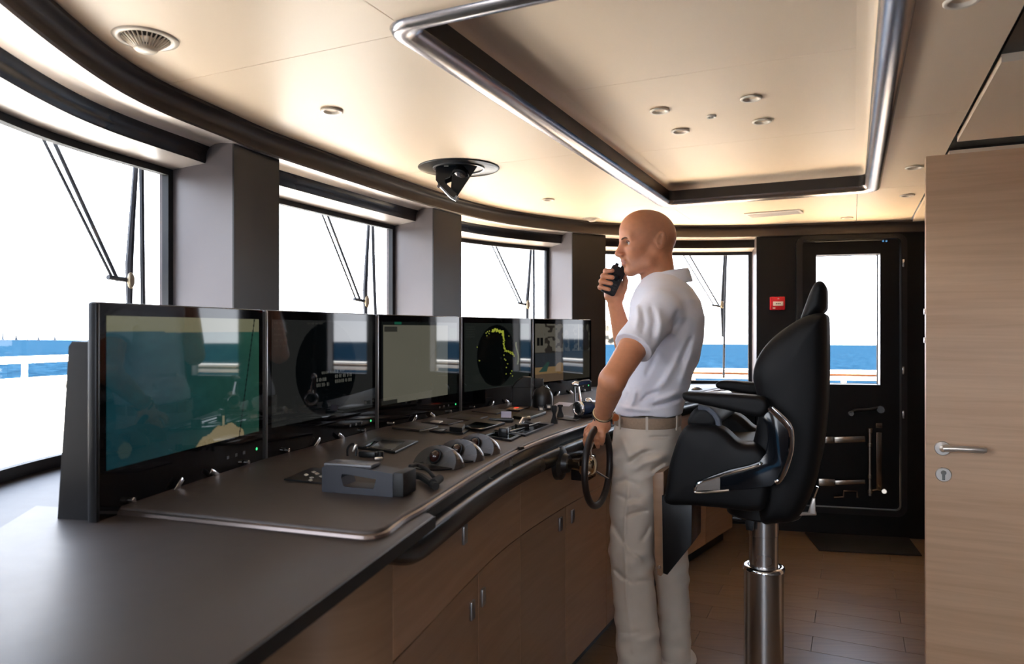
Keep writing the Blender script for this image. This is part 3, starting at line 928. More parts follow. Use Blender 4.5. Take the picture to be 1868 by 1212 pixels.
for k in range(5):
    a, b = MV[k], MV[k+1]
    d = (b-a); w = d.length-0.010
    c = (a+b)/2
    rz = math.atan2(d.y, d.x)                     # local x runs left to right; local -y faces the helmsman
    h = ZM1-ZM0
    t = thing('console_monitor', mon_labels[k], 'monitor', (c.x, c.y, 0.925), rz, 'console monitors')
    MON1 = t if k == 0 else MON1
    zc = (ZM0+ZM1)/2-0.925
    zl = ZM0-0.925
    mb = MB().box((0, 0.011, zc), (w, 0.014, h), 0.004)
    mb.box((0, 0.034, zc), (w-0.10, 0.034, h-0.08), 0.010)
    obj('housing', mb, M_house, t, local=True)
    obj('bezel', MB().box((0, 0.0015, zc+0.004), (w-0.008, 0.005, h-0.012), 0.001, 1), M_bezel, t, local=True)
    sw, sh = w-0.050, (h-0.055)*0.765
    s = screen_mesh('screen', PIX[k], sw, sh, t, -0.0016)
    s.location = (0, 0, zl+0.122+sh/2)
    obj('side_chamfer', MB().box((-w/2-0.001, 0.004, zc), (0.010, 0.020, h-.004), 0.003, 2), M_house if k == 0 else M_alu, t, local=True)  # pale strip for the light caught on the monitor's chamfered edge
    obj('side_chamfer', MB().box((w/2+0.001, 0.010, zc), (0.004, 0.014, h-.004), 0.001, 1), M_house, t, local=True)
    obj('stand', MB().prism([(-w*0.42, 0.05), (w*0.42, 0.05), (w*0.36, 0.12), (-w*0.36, 0.12)], 0.0, 0.30, 0.008), M_house, t, local=True)
    obj('power_light', MB().cyl((w*0.44, -0.0012, zl+0.075), (w*0.44, -0.0022, zl+0.075), 0.004, n=10), mat('green_led', (0.01, 0.2, 0.05), 0.3, emit=(0.05, 0.8, 0.25), estr=0.5), t, local=True)
    for q in range(3):
        obj('touch_key', MB().box((w*(0.22+0.06*q), -0.0012, zl+0.075), (0.010, 0.001, 0.008)), mat('key_print', srgb(70, 72, 74), 0.4), t, local=True)
    for i, fx in enumerate((-0.36, -0.12, 0.10, 0.34)):
        cb = MB()
        if i == 1 or i == 2:
            cb.box((0, 0, 0), (0.036, 0.004, 0.012), 0.0015, M=Matrix.Translation((w*fx, -0.012, zl+0.050)) @ Matrix.Rotation(R(-40 if i == 1 else 30), 4, 'Y'))
        else:
            cb.cyl((w*fx, -0.003, zl+0.050), (w*fx, -0.016, zl+0.050), 0.006, n=12, bev=0.001)
        obj('clip', cb, M_chrome, t, local=True)
# slanted cheek at the left end of the monitor row
ck = MB()
d = (MV[1]-MV[0]).normalized(); n_ = Vector((-d.y, d.x, 0))
prof = [(0.020, 0.925), (0.098, 0.925), (0.068, 1.325), (0.060, 1.335), (0.020, 1.335)]
pts0 = [MV[0]+d*0.012+n_*o+Vector((0, 0, z)) for o, z in prof]; pts1 = [p+d*0.05 for p in pts0]
ck.add(pts0+pts1, [tuple(range(5)), tuple(range(9, 4, -1))]+[(i, (i+1) % 5, 5+(i+1) % 5, 5+i) for i in range(5)])
obj('end_cheek', ck, M_house, MON1)
# ------------------------------------------------------------------ weathertight door in the far wall
M_door = mat('black_door_paint', srgb(11, 11, 12), 0.42, var=0.06, nscale=6, spec=0.25)
M_edge = mat('dark_trim_grey', srgb(30, 29, 29), 0.35, metal=0.3, var=0.05)
M_dsteel = mat('door_steel', (0.40, 0.36, 0.31), 0.22, metal=1.0, var=0.02, nscale=3, rvar=.02)
G0, G1 = wl(1488, 0.02), wl(1606, 0.02)
gz1, gz0 = fwall(1540, 464, 0.02).z, fwall(1540, 702, 0.02).z
def wquad_ring(outer, inner, o0, o1):
    """rectangular ring in the wall plane between two rounded rectangles"""
    def rr(d0, d1, z0, z1, r, o, n=6):
        P = []
        for cd, cz, a0 in ((d1-r, z1-r, 0), (d0+r, z1-r, 90), (d0+r, z0+r, 180), (d1-r, z0+r, 270)):
            for i in range(n+1):
                a = R(a0+90*i/n)
                P.append(wp(cd+r*math.cos(a), cz+r*math.sin(a), o))
        return P
    rows = [rr(*outer, o0), rr(*outer, o1), rr(*inner, o1), rr(*inner, o0)]
    return MB().grid(rows, closed_u=True, closed_v=True)
door = obj('door_1', wquad_ring((DL+.006, DR-.006, DB+.006, DT-.006, .03), (G0, G1, gz0, gz1, .004), 0.015, 0.085), M_door)
door['kind'] = 'structure'
obj('door_frame', wquad_ring((DL-.035, DR+.030, DB-.035, DT+.025, .06), (DL+.004, DR-.004, DB+.004, DT-.004, .035), -0.022, 0.02), M_edge, door)
obj('window_frame', wquad_ring((G0-.003, G1+.003, gz0-.003, gz1+.003, .004), (G0+.006, G1-.006, gz0+.006, gz1-.006, .003), 0.082, 0.094), M_frame, door)
obj('window_lining', wquad_ring((G0+.0005, G1-.0005, gz0+.0005, gz1-.0005, .003), (G0+.0025, G1-.0025, gz0+.0025, gz1-.0025, .003), 0.016, 0.083), M_alu, door)
obj('window_pane', MB().add([wp(G0, gz0, .09), wp(G1, gz0, .09), wp(G1, gz1, .09), wp(G0, gz1, .09)], [(0, 1, 2, 3)]), M_glass, door)
def W(px, py, out=-0.01):
    return fwall(px, py, out)
def wbar(pts, r, n=8, flat=1.0, out=-0.012):
    return MB().tube([W(a, b, out) for a, b in pts], r, n, flat=flat, up=tuple(WN))
obj('handle_lever', wbar([(1551, 754), (1560, 749), (1585, 748), (1600, 745), (1609, 748)], 0.011, out=-0.04), M_black, door)
obj('handle_boss', MB().cyl(W(1607, 748, 0.015), W(1607, 748, -0.055), 0.026, n=18, bev=0.004), M_black, door)
obj('grip_boss', MB().cyl(W(1553, 755, 0.015), W(1553, 755, -0.05), 0.020, n=18, bev=0.004), M_black, door)
def strip(x0, y0, x1, y1, h, out=-0.02, th=0.012, m=M_dsteel, name='latch_bar'):
    a, b = W(x0, y0, out), W(x1, y1, out)
    d = b-a
    M = Matrix.Translation((a+b)/2) @ d.to_track_quat('X', 'Z').to_matrix().to_4x4()
    obj(name, MB().box((0, 0, 0), (d.length, th, h), 0.003, M=M), m, door)
strip(1503, 803, 1522, 803, 0.045); strip(1522, 803, 1578, 801, 0.040, out=-0.035)
strip(1493, 880, 1523, 881, 0.048); strip(1523, 881, 1578, 879, 0.030, out=-0.030)
obj('closing_rod', MB().cyl(W(1586.5, 905, -0.03), W(1586.5, 783, -0.03), 0.013, n=16, bev=0.003), M_dsteel, door)
for yy in (786, 812, 870, 897):
    obj('rod_clamp', MB().cyl(W(1586.5, yy+4, -0.03), W(1586.5, yy-4, -0.03), 0.018, n=16, bev=0.003), M_dsteel, door)
strip(1603, 895, 1603, 789, 0.036, out=-0.012, name='backing_plate')
strip(1603, 781, 1603, 772, 0.042, out=-0.012, name='backing_plate')
obj('drain_pipe', wbar([(1521, 908), (1538, 907), (1539, 896), (1563, 897), (1564, 908)], 0.009, out=-0.03), M_dsteel, door)
obj('valve_pipe', wbar([(1586, 896), (1600, 894), (1613, 897)], 0.010, out=-0.03), M_dsteel, door)
obj('valve_boss', MB().cyl(W(1613, 897, 0.015), W(1613, 897, -0.06), 0.018, n=14, bev=0.004), M_dsteel, door)
obj('closer_arm', wbar([(1468, 441), (1500, 440), (1560, 438), (1612, 437)], 0.006, out=-0.03), M_black, door)
for xx in (1468, 1611, 1617):
    obj('closer_boss', MB().cyl(W(xx, 440, 0.015), W(xx, 440, -0.045), 0.010 if xx < 1500 else 0.006, n=12), M_edge if xx < 1500 else M_chrome, door)
for yy in (755, 675, 480):
    obj('strike_plate', wbox(MB(), DR+.000, DR+.012, fwall(1644, yy+8).z, fwall(1644, yy-6).z, -0.03, -0.02, 0.002), M_chrome, door)

# red fire call point on the far wall
cp = thing('fire_call_point', 'small red fire alarm call point on the dark wall by the door', 'alarm', W(1417.5, 565, 0))
c0 = wl(1404); c1 = wl(1431)
z1_, z0_ = fwall(1417, 542).z, fwall(1417, 566).z
obj('body', wbox(MB(), c0, c1, z0_, z1_, -0.035, 0.0, 0.004), mat('red_plastic', srgb(196, 20, 34), 0.35, var=0.04), cp)
obj('press_window', wbox(MB(), c0+.018, c1-.012, z0_+.028, z1_-.032, -0.038, -0.034, 0.001), mat('white_plastic', srgb(232, 226, 214), 0.4), cp)
for k in (-1, 0, 1):
    c = wp((c0+c1)/2+.003+k*.011, (z0_+z1_)/2-.002, -0.038)
    obj('dot', MB().cyl(c, c-WN*0.001, 0.0042, n=10), M_black, cp)
c = wp((c0+c1)/2+.004, z1_-.013, -0.035)
obj('mark', MB().box((0, 0, 0), (.010, .001, .007), M=Matrix.Translation(c) @ Matrix.Rotation(math.atan2(WD.y, WD.x), 4, 'Z')), MATS['white_plastic'], cp)
c = wp(c0+.024, z0_+.013, -0.035)
obj('mark', MB().box((0, 0, 0), (.016, .001, .009), M=Matrix.Translation(c) @ Matrix.Rotation(math.atan2(WD.y, WD.x), 4, 'Z')), MATS['white_plastic'], cp)

# black door mat
mt = [on_z(1468, 974, 0.0), on_z(1658, 984, 0.0), on_z(1682, 1016, 0.0), on_z(1494, 1006, 0.0)]
tag(obj('door_mat', MB().prism([tuple(p.xy) for p in mt], 0.0005, 0.010, 0.003), M_rubber), 'black rubber mat on the planks before the far door', 'mat')

# ------------------------------------------------------------------ oak door standing open on the right
P0 = Vector((1.438, 2.484, 0)); DDv = Vector((CA, -SA, 0)).normalized(); DN = Vector((-SA, -CA, 0))   # along the leaf; towards the camera
def dp(px, py, out=0.0):
    return on_plane(px, py, P0+DN*out, DN)
RZD = math.atan2(DDv.y, DDv.x)
ZD1 = dp(1690, 285).z
c = P0+DDv*0.42-DN*0.022
leaf = obj('door_2', MB().box((c.x, c.y, (ZD1+0.012)/2), (0.84, 0.044, ZD1-0.012), 0.0025, rz=RZD), M_oakdoor)
leaf['kind'] = 'structure'
M_satin = mat('satin_nickel', (0.72, 0.65, 0.58), 0.30, metal=0.75, var=0.02, nscale=3)
a = dp(1719, 818)
obj('handle_rose', MB().cyl(a-DN*0.001, a+DN*0.008, 0.0245, n=28, bev=0.002), M_satin, leaf)
b = dp(1800, 822, 0.05)
n0 = dp(1722, 818, 0.05)
obj('lever_handle', MB().tube([a, a+DN*0.03, n0+DN*0.002+DDv*0.004, n0+DDv*0.02, n0.lerp(b, .5), b-DDv*0.008, b], [.010, .010, .0115, .0115, .0115, .0115, .007], 14), M_satin, leaf)
k0 = dp(1721, 866)
obj('escutcheon', MB().cyl(k0-DN*0.001, k0+DN*0.006, 0.0245, n=28, bev=0.002), M_satin, leaf)
obj('keyhole', MB().cyl(k0+DN*0.005+Vector((0, 0, .007)), k0+DN*0.0068+Vector((0, 0, .007)), 0.0085, n=18), M_dsteel, leaf)
obj('key_slot', MB().box((0, 0, 0), (0.009, 0.0018, 0.024), 0.0, M=Matrix.Translation(k0+DN*0.006-Vector((0, 0, .006))) @ Matrix.Rotation(RZD, 4, 'Z')), M_dsteel, leaf)
for zz in (1.42, 1.32):
    e = P0+Vector((0, 0, zz))-DN*0.022
    obj('edge_bolt', MB().cyl(e, e-DDv*0.004, 0.010, n=12), M_chrome, leaf)

# ------------------------------------------------------------------ ceiling fittings
M_ring = mat('white_trim_ring', srgb(236, 224, 208), 0.3, var=0.02)
M_lens = mat('frosted_lens', srgb(225, 215, 200), 0.25, var=0.03)
def downlight(px, py, z, lab, r=0.036, dark=False):
    p = on_z(px, py, z)
    t = thing('downlight', lab, 'downlight', (p.x, p.y, z), group='recessed ceiling downlights')
    obj('trim_ring', MB().lathe([(r*.72, .001), (r*.74, -.003), (r*.9, -.0045), (r, -.002), (r, .001)], 28), M_ring, t, local=True, smooth=60)
    obj('reflector', MB().lathe([(r*.74, -.003), (r*.55, .004), (r*.40, .0075)], 28), M_ring, t, local=True, smooth=60, recalc=False)
    obj('lens', MB().lathe([(0, .0055), (r*.45, .006)], 24), M_black if dark else M_lens, t, local=True)
ZK = ZC+0.09
# the ceiling is opened a little above each fitting so that the reflector shows
for px, py, z, lab in [(605, 203, ZC-.004, 'round downlight alone on the ceiling above the second window'), (1000, 365, ZC-.004, 'round downlight on the ceiling between the ceiling camera and the round vent'),
                    (1755, 2, ZC-.004, 'large-looking downlight cut by the top edge at the right'), (1668, 306, ZC-.004, 'downlight just above the open oak door edge'),
                    (1655, 357, ZC-.004, 'downlight left of the oak door, below another one'), (1545, 398, ZC-.004, 'downlight close to the far dark wall above the black door'),
                    (1203, 203, ZK-.004, 'leftmost downlight in the ceiling coffer'), (1370, 180, ZK-.004, 'nearest downlight in the ceiling coffer, upper right of four'),
                    (1390, 222, ZK-.004, 'rightmost downlight in the ceiling coffer'), (1241, 240, ZK-.004, 'farthest downlight in the ceiling coffer, lower left of four')]:
    downlight(px, py, z, lab)
p = on_z(1298, 213, ZK-.003)
t = thing('ceiling_sensor', 'tiny round sensor in the middle of the coffer downlights', 'sensor', (p.x, p.y, ZK-.003))
obj('ring', MB().lathe([(.010, .002), (.011, -.003), (.016, -.004), (.018, .002)], 20), M_ring, t, local=True)
obj('eye', MB().lathe([(0, -.003), (.006, -.002), (.010, .001)], 16), M_black, t, local=True)
def round_vent(px, py, r, lab, k_=1.0):
    p = on_z(px, py, ZC)
    t = thing('air_vent', lab, 'vent', (p.x, p.y, ZC), group='round ceiling air vents')
    t.scale = (1, 1, k_)
    obj('flange', MB().lathe([(r*.72, .0), (r*.74, -.004), (r*.86, -.007), (r*.97, -.005), (r, 0)], 40), M_ring, t, local=True, smooth=60)
    obj('throat', MB().lathe([(r*.74, -.003), (r*.3, -.001)], 40), mat('vent_throat', srgb(70, 58, 48), 0.6), t, local=True)
    obj('cap', MB().lathe([(0, -.046), (r*.28, -.045), (r*.36, -.038), (r*.33, -.030), (0, -.028)], 32), M_ring, t, local=True, smooth=60)
    fin = MB()
    x0, x1 = r*.30, r*.73
    fin.add([(x0, -.0012, -.040), (x1, -.0012, -.005), (x1, -.0012, -.002), (x0, -.0012, -.022), (x0, .0012, -.040), (x1, .0012, -.005), (x1, .0012, -.002), (x0, .0012, -.022)],
            [(0, 1, 2, 3), (7, 6, 5, 4), (0, 4, 5, 1), (1, 5, 6, 2), (2, 6, 7, 3), (3, 7, 4, 0)])
    f0 = None
    for k in range(30):
        if f0 is None:
            f0 = o = obj('louvre', fin, M_ring, t, local=True)
        else:
            o = link(bpy.data.objects.new('louvre', f0.data), t)
        o.rotation_euler = (0, 0, 2*math.pi*k/30)
round_vent(266, 70, 0.074, 'large round louvred vent at the upper left of the ceiling', .72)
round_vent(1080, 398, 0.060, 'small round louvred vent on the ceiling left of the man', .5)
q = [on_z(*a, ZC) for a in ((1357, 389), (1459, 381.5), (1466, 387.5), (1370, 396))]
t = thing('ceiling_grille', 'flat grey rectangular ceiling grille behind the coffer', 'grille', ((q[0]+q[2])/2))
obj('frame', MB().prism([tuple(a.xy) for a in q], ZC-.008, ZC-.0005, 0.002), mat('grille_grey', srgb(206, 200, 196), 0.4), t)
for k in range(1, 6):
    a = q[0].lerp(q[3], k/6).lerp(q[1].lerp(q[2], k/6), .04); b = q[0].lerp(q[3], k/6).lerp(q[1].lerp(q[2], k/6), .96)
    obj('slat', MB().tube([a-Vector((0, 0, .008)), b-Vector((0, 0, .008))], 0.003, 6), MATS['grille_grey'], t)
# ceiling camera with its swivel bracket in a black round recess
hc = on_z(837, 306, ZC)
t = thing('ceiling_camera', 'black swivel camera bracket hanging from a round black recess', 'camera', hc)
RH = 0.174
obj('recess', MB().lathe([(0, -.0025), (RH*.55, -.0025), (RH*.97, -.002), (RH, -.0055), (RH*1.012, -.003), (RH*1.012, .0)], 56, hc), M_black, t, smooth=60)
obj('inner_ring', MB().lathe([(RH*.60, -.003), (RH*.60, -.008), (RH*.645, -.008), (RH*.645, -.003)], 48, hc+Vector((.0, .0, 0))), M_alu, t, smooth=60)
YB = hc.y
def pxpoly(pts, y0, y1, bev=0.0015):
    mb = MB(); n = len(pts)
    a = [at(x, y, YB) for x, y in pts]
    M = Matrix(((1, 0, 0, 0), (0, 0, 1, 0), (0, 1, 0, 0), (0, 0, 0, 1)))
    return mb.prism([(p.x, p.z) for p in a], y0, y1, bev, 1, M=M)
obj('bracket_plate', pxpoly([(797, 306), (838, 303), (822, 328), (814, 331), (813, 341), (803, 341), (797, 333)], YB-.050, YB-.044), M_black, t)
obj('bracket_plate', pxpoly([(845, 300), (872, 308), (836, 362), (824, 352), (826, 326)], YB-.052, YB-.046), M_blackmat, t)
obj('bracket_plate', pxpoly([(797, 306), (838, 303), (822, 328), (814, 331), (813, 341), (803, 341), (797, 333)], YB+.040, YB+.046), M_black, t)
obj('tilt_arm', pxpoly([(803, 340), (812, 336), (836, 358), (830, 365), (824, 362)], YB-.056, YB+.05), M_black, t)
obj('tilt_edge', MB().tube([at(803, 341, YB-.057), at(822, 361, YB-.057), at(831, 366, YB-.057), at(836, 358, YB-.057)], 0.0028, 8), M_chrome, t)
obj('pivot_bolt', MB().cyl(at(800, 340, YB-.060), at(800, 340, YB+.05), 0.007, n=14, bev=.001), M_chrome, t)
obj('camera_body', MB().cyl(at(843, 309, YB-.02), at(838, 322, YB-.045), 0.032, 0.036, n=24, bev=.004), M_black, t)
obj('lens_glass', MB().lathe([(0, .006), (.014, .005), (.026, 0), (.026, -.003)], 24, at(838, 323, YB-.047), at(838, 323, YB-.047)-at(843, 309, YB-.02)), M_chrome, t, smooth=60)
obj('cable', MB().tube(catmull([at(850, 306, YB-.03), at(853, 314, YB-.06), at(856, 322, YB-.06), at(851, 326, YB-.05)], 5), 0.004, 8), M_black, t)
obj('circuit_board', pxpoly([(806, 294), (826, 293), (826, 298), (806, 299)], YB-.08, YB-.075, 0), mat('circuit_green', srgb(20, 96, 56), 0.4), t)
obj('sticker', pxpoly([(824, 301), (831, 300), (831, 307), (824, 307)], YB-.0535, YB-.0515, 0), MATS['white_plastic'], t)
obj('sticker', pxpoly([(812, 305), (820, 305), (820, 309), (812, 309)], YB-.0535, YB-.0515, 0), MATS['white_plastic'], t)

# ------------------------------------------------------------------ windscreen wipers outside the panes
M_wip = mat('wiper_grey', srgb(70, 70, 74), 0.4, metal=0.4, var=0.05)
M_wipb = mat('wiper_black', srgb(26, 27, 34), 0.5, var=0.05)
M_brass = mat('weathered_bronze', srgb(180, 160, 130), 0.4, metal=0.5, var=0.1)
wip = [('wiper on the nearest window at the left', 210, [(83, 262), (205, 508)], [(103, 268), (215, 512)], [(197, 506), (232, 511)], (235, 512, 36), [(247.5, 308), (241, 400), (236, 482), (236, 560)], [(258, 310), (259, 400), (261, 560)]),
       ('wiper on the window above the second and third monitor', 640, [(588, 392), (649, 546)], [(598, 394), (657, 548)], [(646, 546), (668, 550)], (667, 550, 28), [(672.5, 410), (669, 470), (666, 530), (667, 590)], [(680, 411), (682, 500), (686, 600)]),
       ('wiper on the window above the fourth monitor', 940, [(897, 447), (947, 553)], [(904, 448), (953, 555)], [(945, 553), (960, 556)], (962, 556, 20), [(968.5, 454), (965, 510), (962, 545), (962, 590)], [(973.5, 454), (974, 520), (974, 590)]),
       ('wiper on the far window behind the man', 1290, [(1243, 460), (1302, 557)], [(1255, 461), (1311, 557)], [(1299, 557), (1318, 560)], (1317, 556, 16), [(1322, 460), (1319, 520), (1317, 560), (1319, 615)], [(1325, 460), (1322, 560), (1320, 690)])]
for lab, mid, a1, a2, br, pl, arm, bl in wip:
    s = s_at(mid, 0.36)
    i = int(s); Np = NORM[i]; p0 = cpt(s, 0.40)
    def Q(x, y, dd=0.0):
        return on_plane(x, y, p0+Np*dd, Np)
    def up(pts):
        (xa, ya), (xb, yb) = pts[0], pts[1]
        k = 30/(abs(yb-ya)+1e-6)
        return [(xa-(xb-xa)*k, ya-(yb-ya)*k)]+list(pts)
    sc = p0.y/1304
    t = thing('window_wiper', lab, 'wiper', Q(*pl[:2]), group='pantograph wipers outside the windows')
    obj('link_rod', MB().tube([Q(*q) for q in up(a1)], 0.0045, 8), M_wip, t)
    obj('link_rod', MB().tube([Q(*q) for q in up(a2)], 0.006, 8), M_wip, t)
    obj('crosshead', MB().tube([Q(*q) for q in br], 0.008, 8), M_wipb, t)
    c = Q(*pl[:2])
    obj('pivot_plate', MB().lathe([(0, -.006), (pl[2]/2*sc*.7, -.005), (pl[2]/2*sc*.9, 0), (pl[2]/2*sc*.9, .004), (0, .004)], 20, c-Np*.01, Np, ex=.45), M_brass, t)
    obj('wiper_arm', MB().tube([Q(*q) for q in up(arm)], [.008, .009, .0105, .013, .010], 8), M_wipb, t)
    obj('blade', MB().tube([Q(q[0], q[1], -.025) for q in up(bl)], 0.0085, 6), M_wipb, t)

# ------------------------------------------------------------------ far things on the water
D = 3000.0
for px, h_, lab, colr in [(7, 20, 'tallest dark sail on the horizon at the left edge', (70, 96, 120)), (29.5, 11, 'second small dark sail from the left on the horizon', (60, 70, 86)), (51, 7, 'faint pale sail between darker ones on the horizon', (170, 176, 186)),
                          (70, 10, 'small grey sail fourth from the left on the horizon', (110, 116, 126)), (100, 10, 'broad dark sail nearest the leftmost monitor on the horizon', (54, 72, 92))]:
    b = at(px, 600, D); b.z = sea_z(b.x, b.y)
    t = thing('sailing_boat', lab, 'boat', b, group='sailing boats on the horizon')
    hh = h_*D/F+4
    w = hh*0.32
    obj('hull', MB().prism([(-w, 2.2), (w, 2.6), (w*.7, 0), (-w*.8, 0)], -2, 2, M=Matrix.Translation(b) @ Matrix(((1, 0, 0, 0), (0, 0, 1, 0), (0, 1, 0, 0), (0, 0, 0, 1)))), mat('hull_grey', srgb(60, 66, 76), .5), t)
    obj('sail', MB().prism([(-w*.7, 3), (w*.1, 3), (w*.05, hh), (-w*.15, hh)], -.4, .4, M=Matrix.Translation(b) @ Matrix(((1, 0, 0, 0), (0, 0, 1, 0), (0, 1, 0, 0), (0, 0, 0, 1)))), mat('sail_%d' % h_, tuple(c*.25 for c in srgb(*colr)), .7), t)
    if h_ in (10, 11):
        obj('jib', MB().prism([(w*.15, 3), (w*.8, 3), (w*.12, hh*.85)], -.4, .4, M=Matrix.Translation(b) @ Matrix(((1, 0, 0, 0), (0, 0, 1, 0), (0, 1, 0, 0), (0, 0, 0, 1)))), MATS['sail_%d' % h_], t)
b = at(1093, 600, D); b.z = sea_z(b.x, b.y)
isl = MB(); rows = []
rg = np.random.default_rng(5)
for k in range(9):
    f = k/8
    rr_ = 85*(1-f**1.2)+4; hh = -3+108*f
    rows.append([b+Vector((rr_*math.cos(a)*(1+.15*rg.normal())+20*f, rr_*math.sin(a)*(1+.15*rg.normal()), hh+4*rg.normal()*(0 < k < 8))) for a in np.linspace(0, 2*math.pi, 22)[:-1]])
isl.grid(rows, closed_v=True); isl.f.append(tuple(range(len(isl.v)-21, len(isl.v))))
tag(obj('island', isl, mat('rock', tuple(c*.12 for c in srgb(190, 175, 150)), 0.9, var=0.3, nscale=.06)), 'steep rocky islet on the horizon beside the man', 'island')
# ------------------------------------------------------------------ signed-distance modelling for the figure
def smin(a, b, k):
    if k <= 0:
        return np.minimum(a, b)
    h = np.clip(0.5+0.5*(b-a)/k, 0, 1)
    return b*(1-h)+a*h-k*h*(1-h)
def smax(a, b, k):
    return -smin(-a, -b, k)
def d_cone(P, a, b, r1, r2):
    a = np.asarray(a, float); b = np.asarray(b, float)
    ab = b-a
    t = np.clip(((P-a)@ab)/max(1e-12, ab@ab), 0, 1)
    return np.linalg.norm(P-(a+t[:, None]*ab), axis=1)-(r1+(r2-r1)*t)
def d_ell(P, c, r, Rm=None):
    q = P-np.asarray(c, float)
    if Rm is not None:
        q = q@Rm
    r = np.asarray(r, float)
    k0 = np.linalg.norm(q/r, axis=1); k1 = np.linalg.norm(q/(r*r), axis=1)
    return k0*(k0-1)/np.maximum(k1, 1e-9)
def d_chain(P, pts, rad, k=0.0):
    d = None
    for i in range(len(pts)-1):
        e = d_cone(P, pts[i], pts[i+1], rad[i], rad[i+1])
        d = e if d is None else smin(d, e, k)
    return d
def d_loft(P, zs, cx, cy, ra, rb, ang=0.0, p=2.0):
    """stack of ellipses along z: centre (cx, cy), half axes ra along the facing direction and rb across it"""
    z = P[:, 2]
    X = np.interp(z, zs, cx); Y = np.interp(z, zs, cy); A = np.interp(z, zs, ra); B = np.interp(z, zs, rb)
    dx, dy = P[:, 0]-X, P[:, 1]-Y
    c, s = math.cos(ang), math.sin(ang)
    u = dx*c+dy*s; v = -dx*s+dy*c
    q = (np.abs(u/A)**p+np.abs(v/B)**p)**(1/p)
    d = (q-1)*np.minimum(A, B)
    return np.maximum(d, np.maximum(zs[0]-z, z-zs[-1]))
def surface_nets(f, lo, hi, h, coarse=4):
    lo = np.asarray(lo, float); hi = np.asarray(hi, float)
    n = (np.ceil((hi-lo)/(h*coarse)).astype(int))*coarse
    nb = n//coarse
    g = [lo[i]+(np.arange(nb[i])+0.5)*h*coarse-h*0.5 for i in range(3)]
    C = np.stack(np.meshgrid(*g, indexing='ij'), -1).reshape(-1, 3)
    dc = f(C).reshape(nb)
    D = np.repeat(np.repeat(np.repeat(dc, coarse, 0), coarse, 1), coarse, 2).astype(np.float32)
    act = np.abs(dc) < h*coarse*1.6
    fine = np.repeat(np.repeat(np.repeat(act, coarse, 0), coarse, 1), coarse, 2)
    idx = np.argwhere(fine)
    D[fine] = f(lo+idx*h).astype(np.float32)
    S = D < 0
    cnt = np.zeros(np.array(S.shape)-1, np.int8)
    for i in (0, 1):
        for j in (0, 1):
            for k in (0, 1):
                cnt += S[i:S.shape[0]-1+i, j:S.shape[1]-1+j, k:S.shape[2]-1+k]
    cell = np.argwhere((cnt > 0) & (cnt < 8))
    cid = -np.ones(cnt.shape, np.int64)
    cid[cell[:, 0], cell[:, 1], cell[:, 2]] = np.arange(len(cell))
    acc = np.zeros((len(cell), 3)); num = np.zeros(len(cell))
    cor = np.array([(i, j, k) for i in (0, 1) for j in (0, 1) for k in (0, 1)])
    for a in range(8):
        for b in range(a+1, 8):
            if np.abs(cor[a]-cor[b]).sum() != 1:
                continue
            pa = cell+cor[a]; pb = cell+cor[b]
            va = D[pa[:, 0], pa[:, 1], pa[:, 2]].astype(float); vb = D[pb[:, 0], pb[:, 1], pb[:, 2]].astype(float)
            m = (va < 0) != (vb < 0)
            t = va[m]/(va[m]-vb[m])
            acc[m] += pa[m]+t[:, None]*(pb[m]-pa[m]); num[m] += 1
    V = lo+acc/num[:, None]*h
    Q = []
    for ax in range(3):
        o1, o2 = (ax+1) % 3, (ax+2) % 3
        A = np.take(S, range(0, S.shape[ax]-1), ax); B = np.take(S, range(1, S.shape[ax]), ax)
        e = np.argwhere(A != B)
        e = e[(e[:, o1] > 0) & (e[:, o2] > 0) & (e[:, o1] < cnt.shape[o1]) & (e[:, o2] < cnt.shape[o2])]
        def cc(d1, d2):
            q = e.copy(); q[:, o1] -= d1; q[:, o2] -= d2
            return cid[q[:, 0], q[:, 1], q[:, 2]]
        quad = np.stack([cc(1, 1), cc(0, 1), cc(0, 0), cc(1, 0)], 1)
        flip = ~S[e[:, 0], e[:, 1], e[:, 2]]
        quad[flip] = quad[flip][:, ::-1]
        Q.append(quad[(quad >= 0).all(1)])
    return V, np.concatenate(Q)
def relax(V, Q, it=2, lam=0.5):
    E = np.concatenate([Q[:, [0, 1]], Q[:, [1, 2]], Q[:, [2, 3]], Q[:, [3, 0]]])
    E = np.concatenate([E, E[:, ::-1]])
    deg = np.bincount(E[:, 0], minlength=len(V)).astype(float)
    for _ in range(it):
        S_ = np.stack([np.bincount(E[:, 0], V[E[:, 1], k], len(V)) for k in range(3)], 1)/deg[:, None]
        V = V+(S_-V)*lam
    return V
def sdf_obj(name, f, lo, hi, h, m, parent, it=2, colour=None, local=False):
    V, Q = surface_nets(f, lo, hi, h)
    V = relax(V, Q, it)
    me = bpy.data.meshes.new(name)
    Mi = Matrix.Identity(4) if local else PM[parent.name].inverted()
    Mn = np.array(Mi)
    VL_ = V@Mn[:3, :3].T+Mn[:3, 3]
    me.vertices.add(len(V)); me.vertices.foreach_set('co', VL_.ravel())
    me.loops.add(Q.size); me.loops.foreach_set('vertex_index', Q.ravel().astype(np.int32))
    me.polygons.add(len(Q)); me.polygons.foreach_set('loop_start', np.arange(0, Q.size, 4, dtype=np.int32))
    me.update(); me.validate()
    me.polygons.foreach_set('use_smooth', [True]*len(me.polygons))
    if colour is not None:
        c = colour(V)
        ca = me.color_attributes.new('tone', 'FLOAT_COLOR', 'POINT')
        ca.data.foreach_set('color', np.concatenate([c, np.ones((len(V), 1))], 1).ravel().astype(np.float32))
    me.materials.append(m)
    o = bpy.data.objects.new(name, me)
    link(o, parent)
    PM[o.name] = PM[parent.name].copy()
    return o
def A3(px, py, Y):
    return np.array(at(px, py, Y))

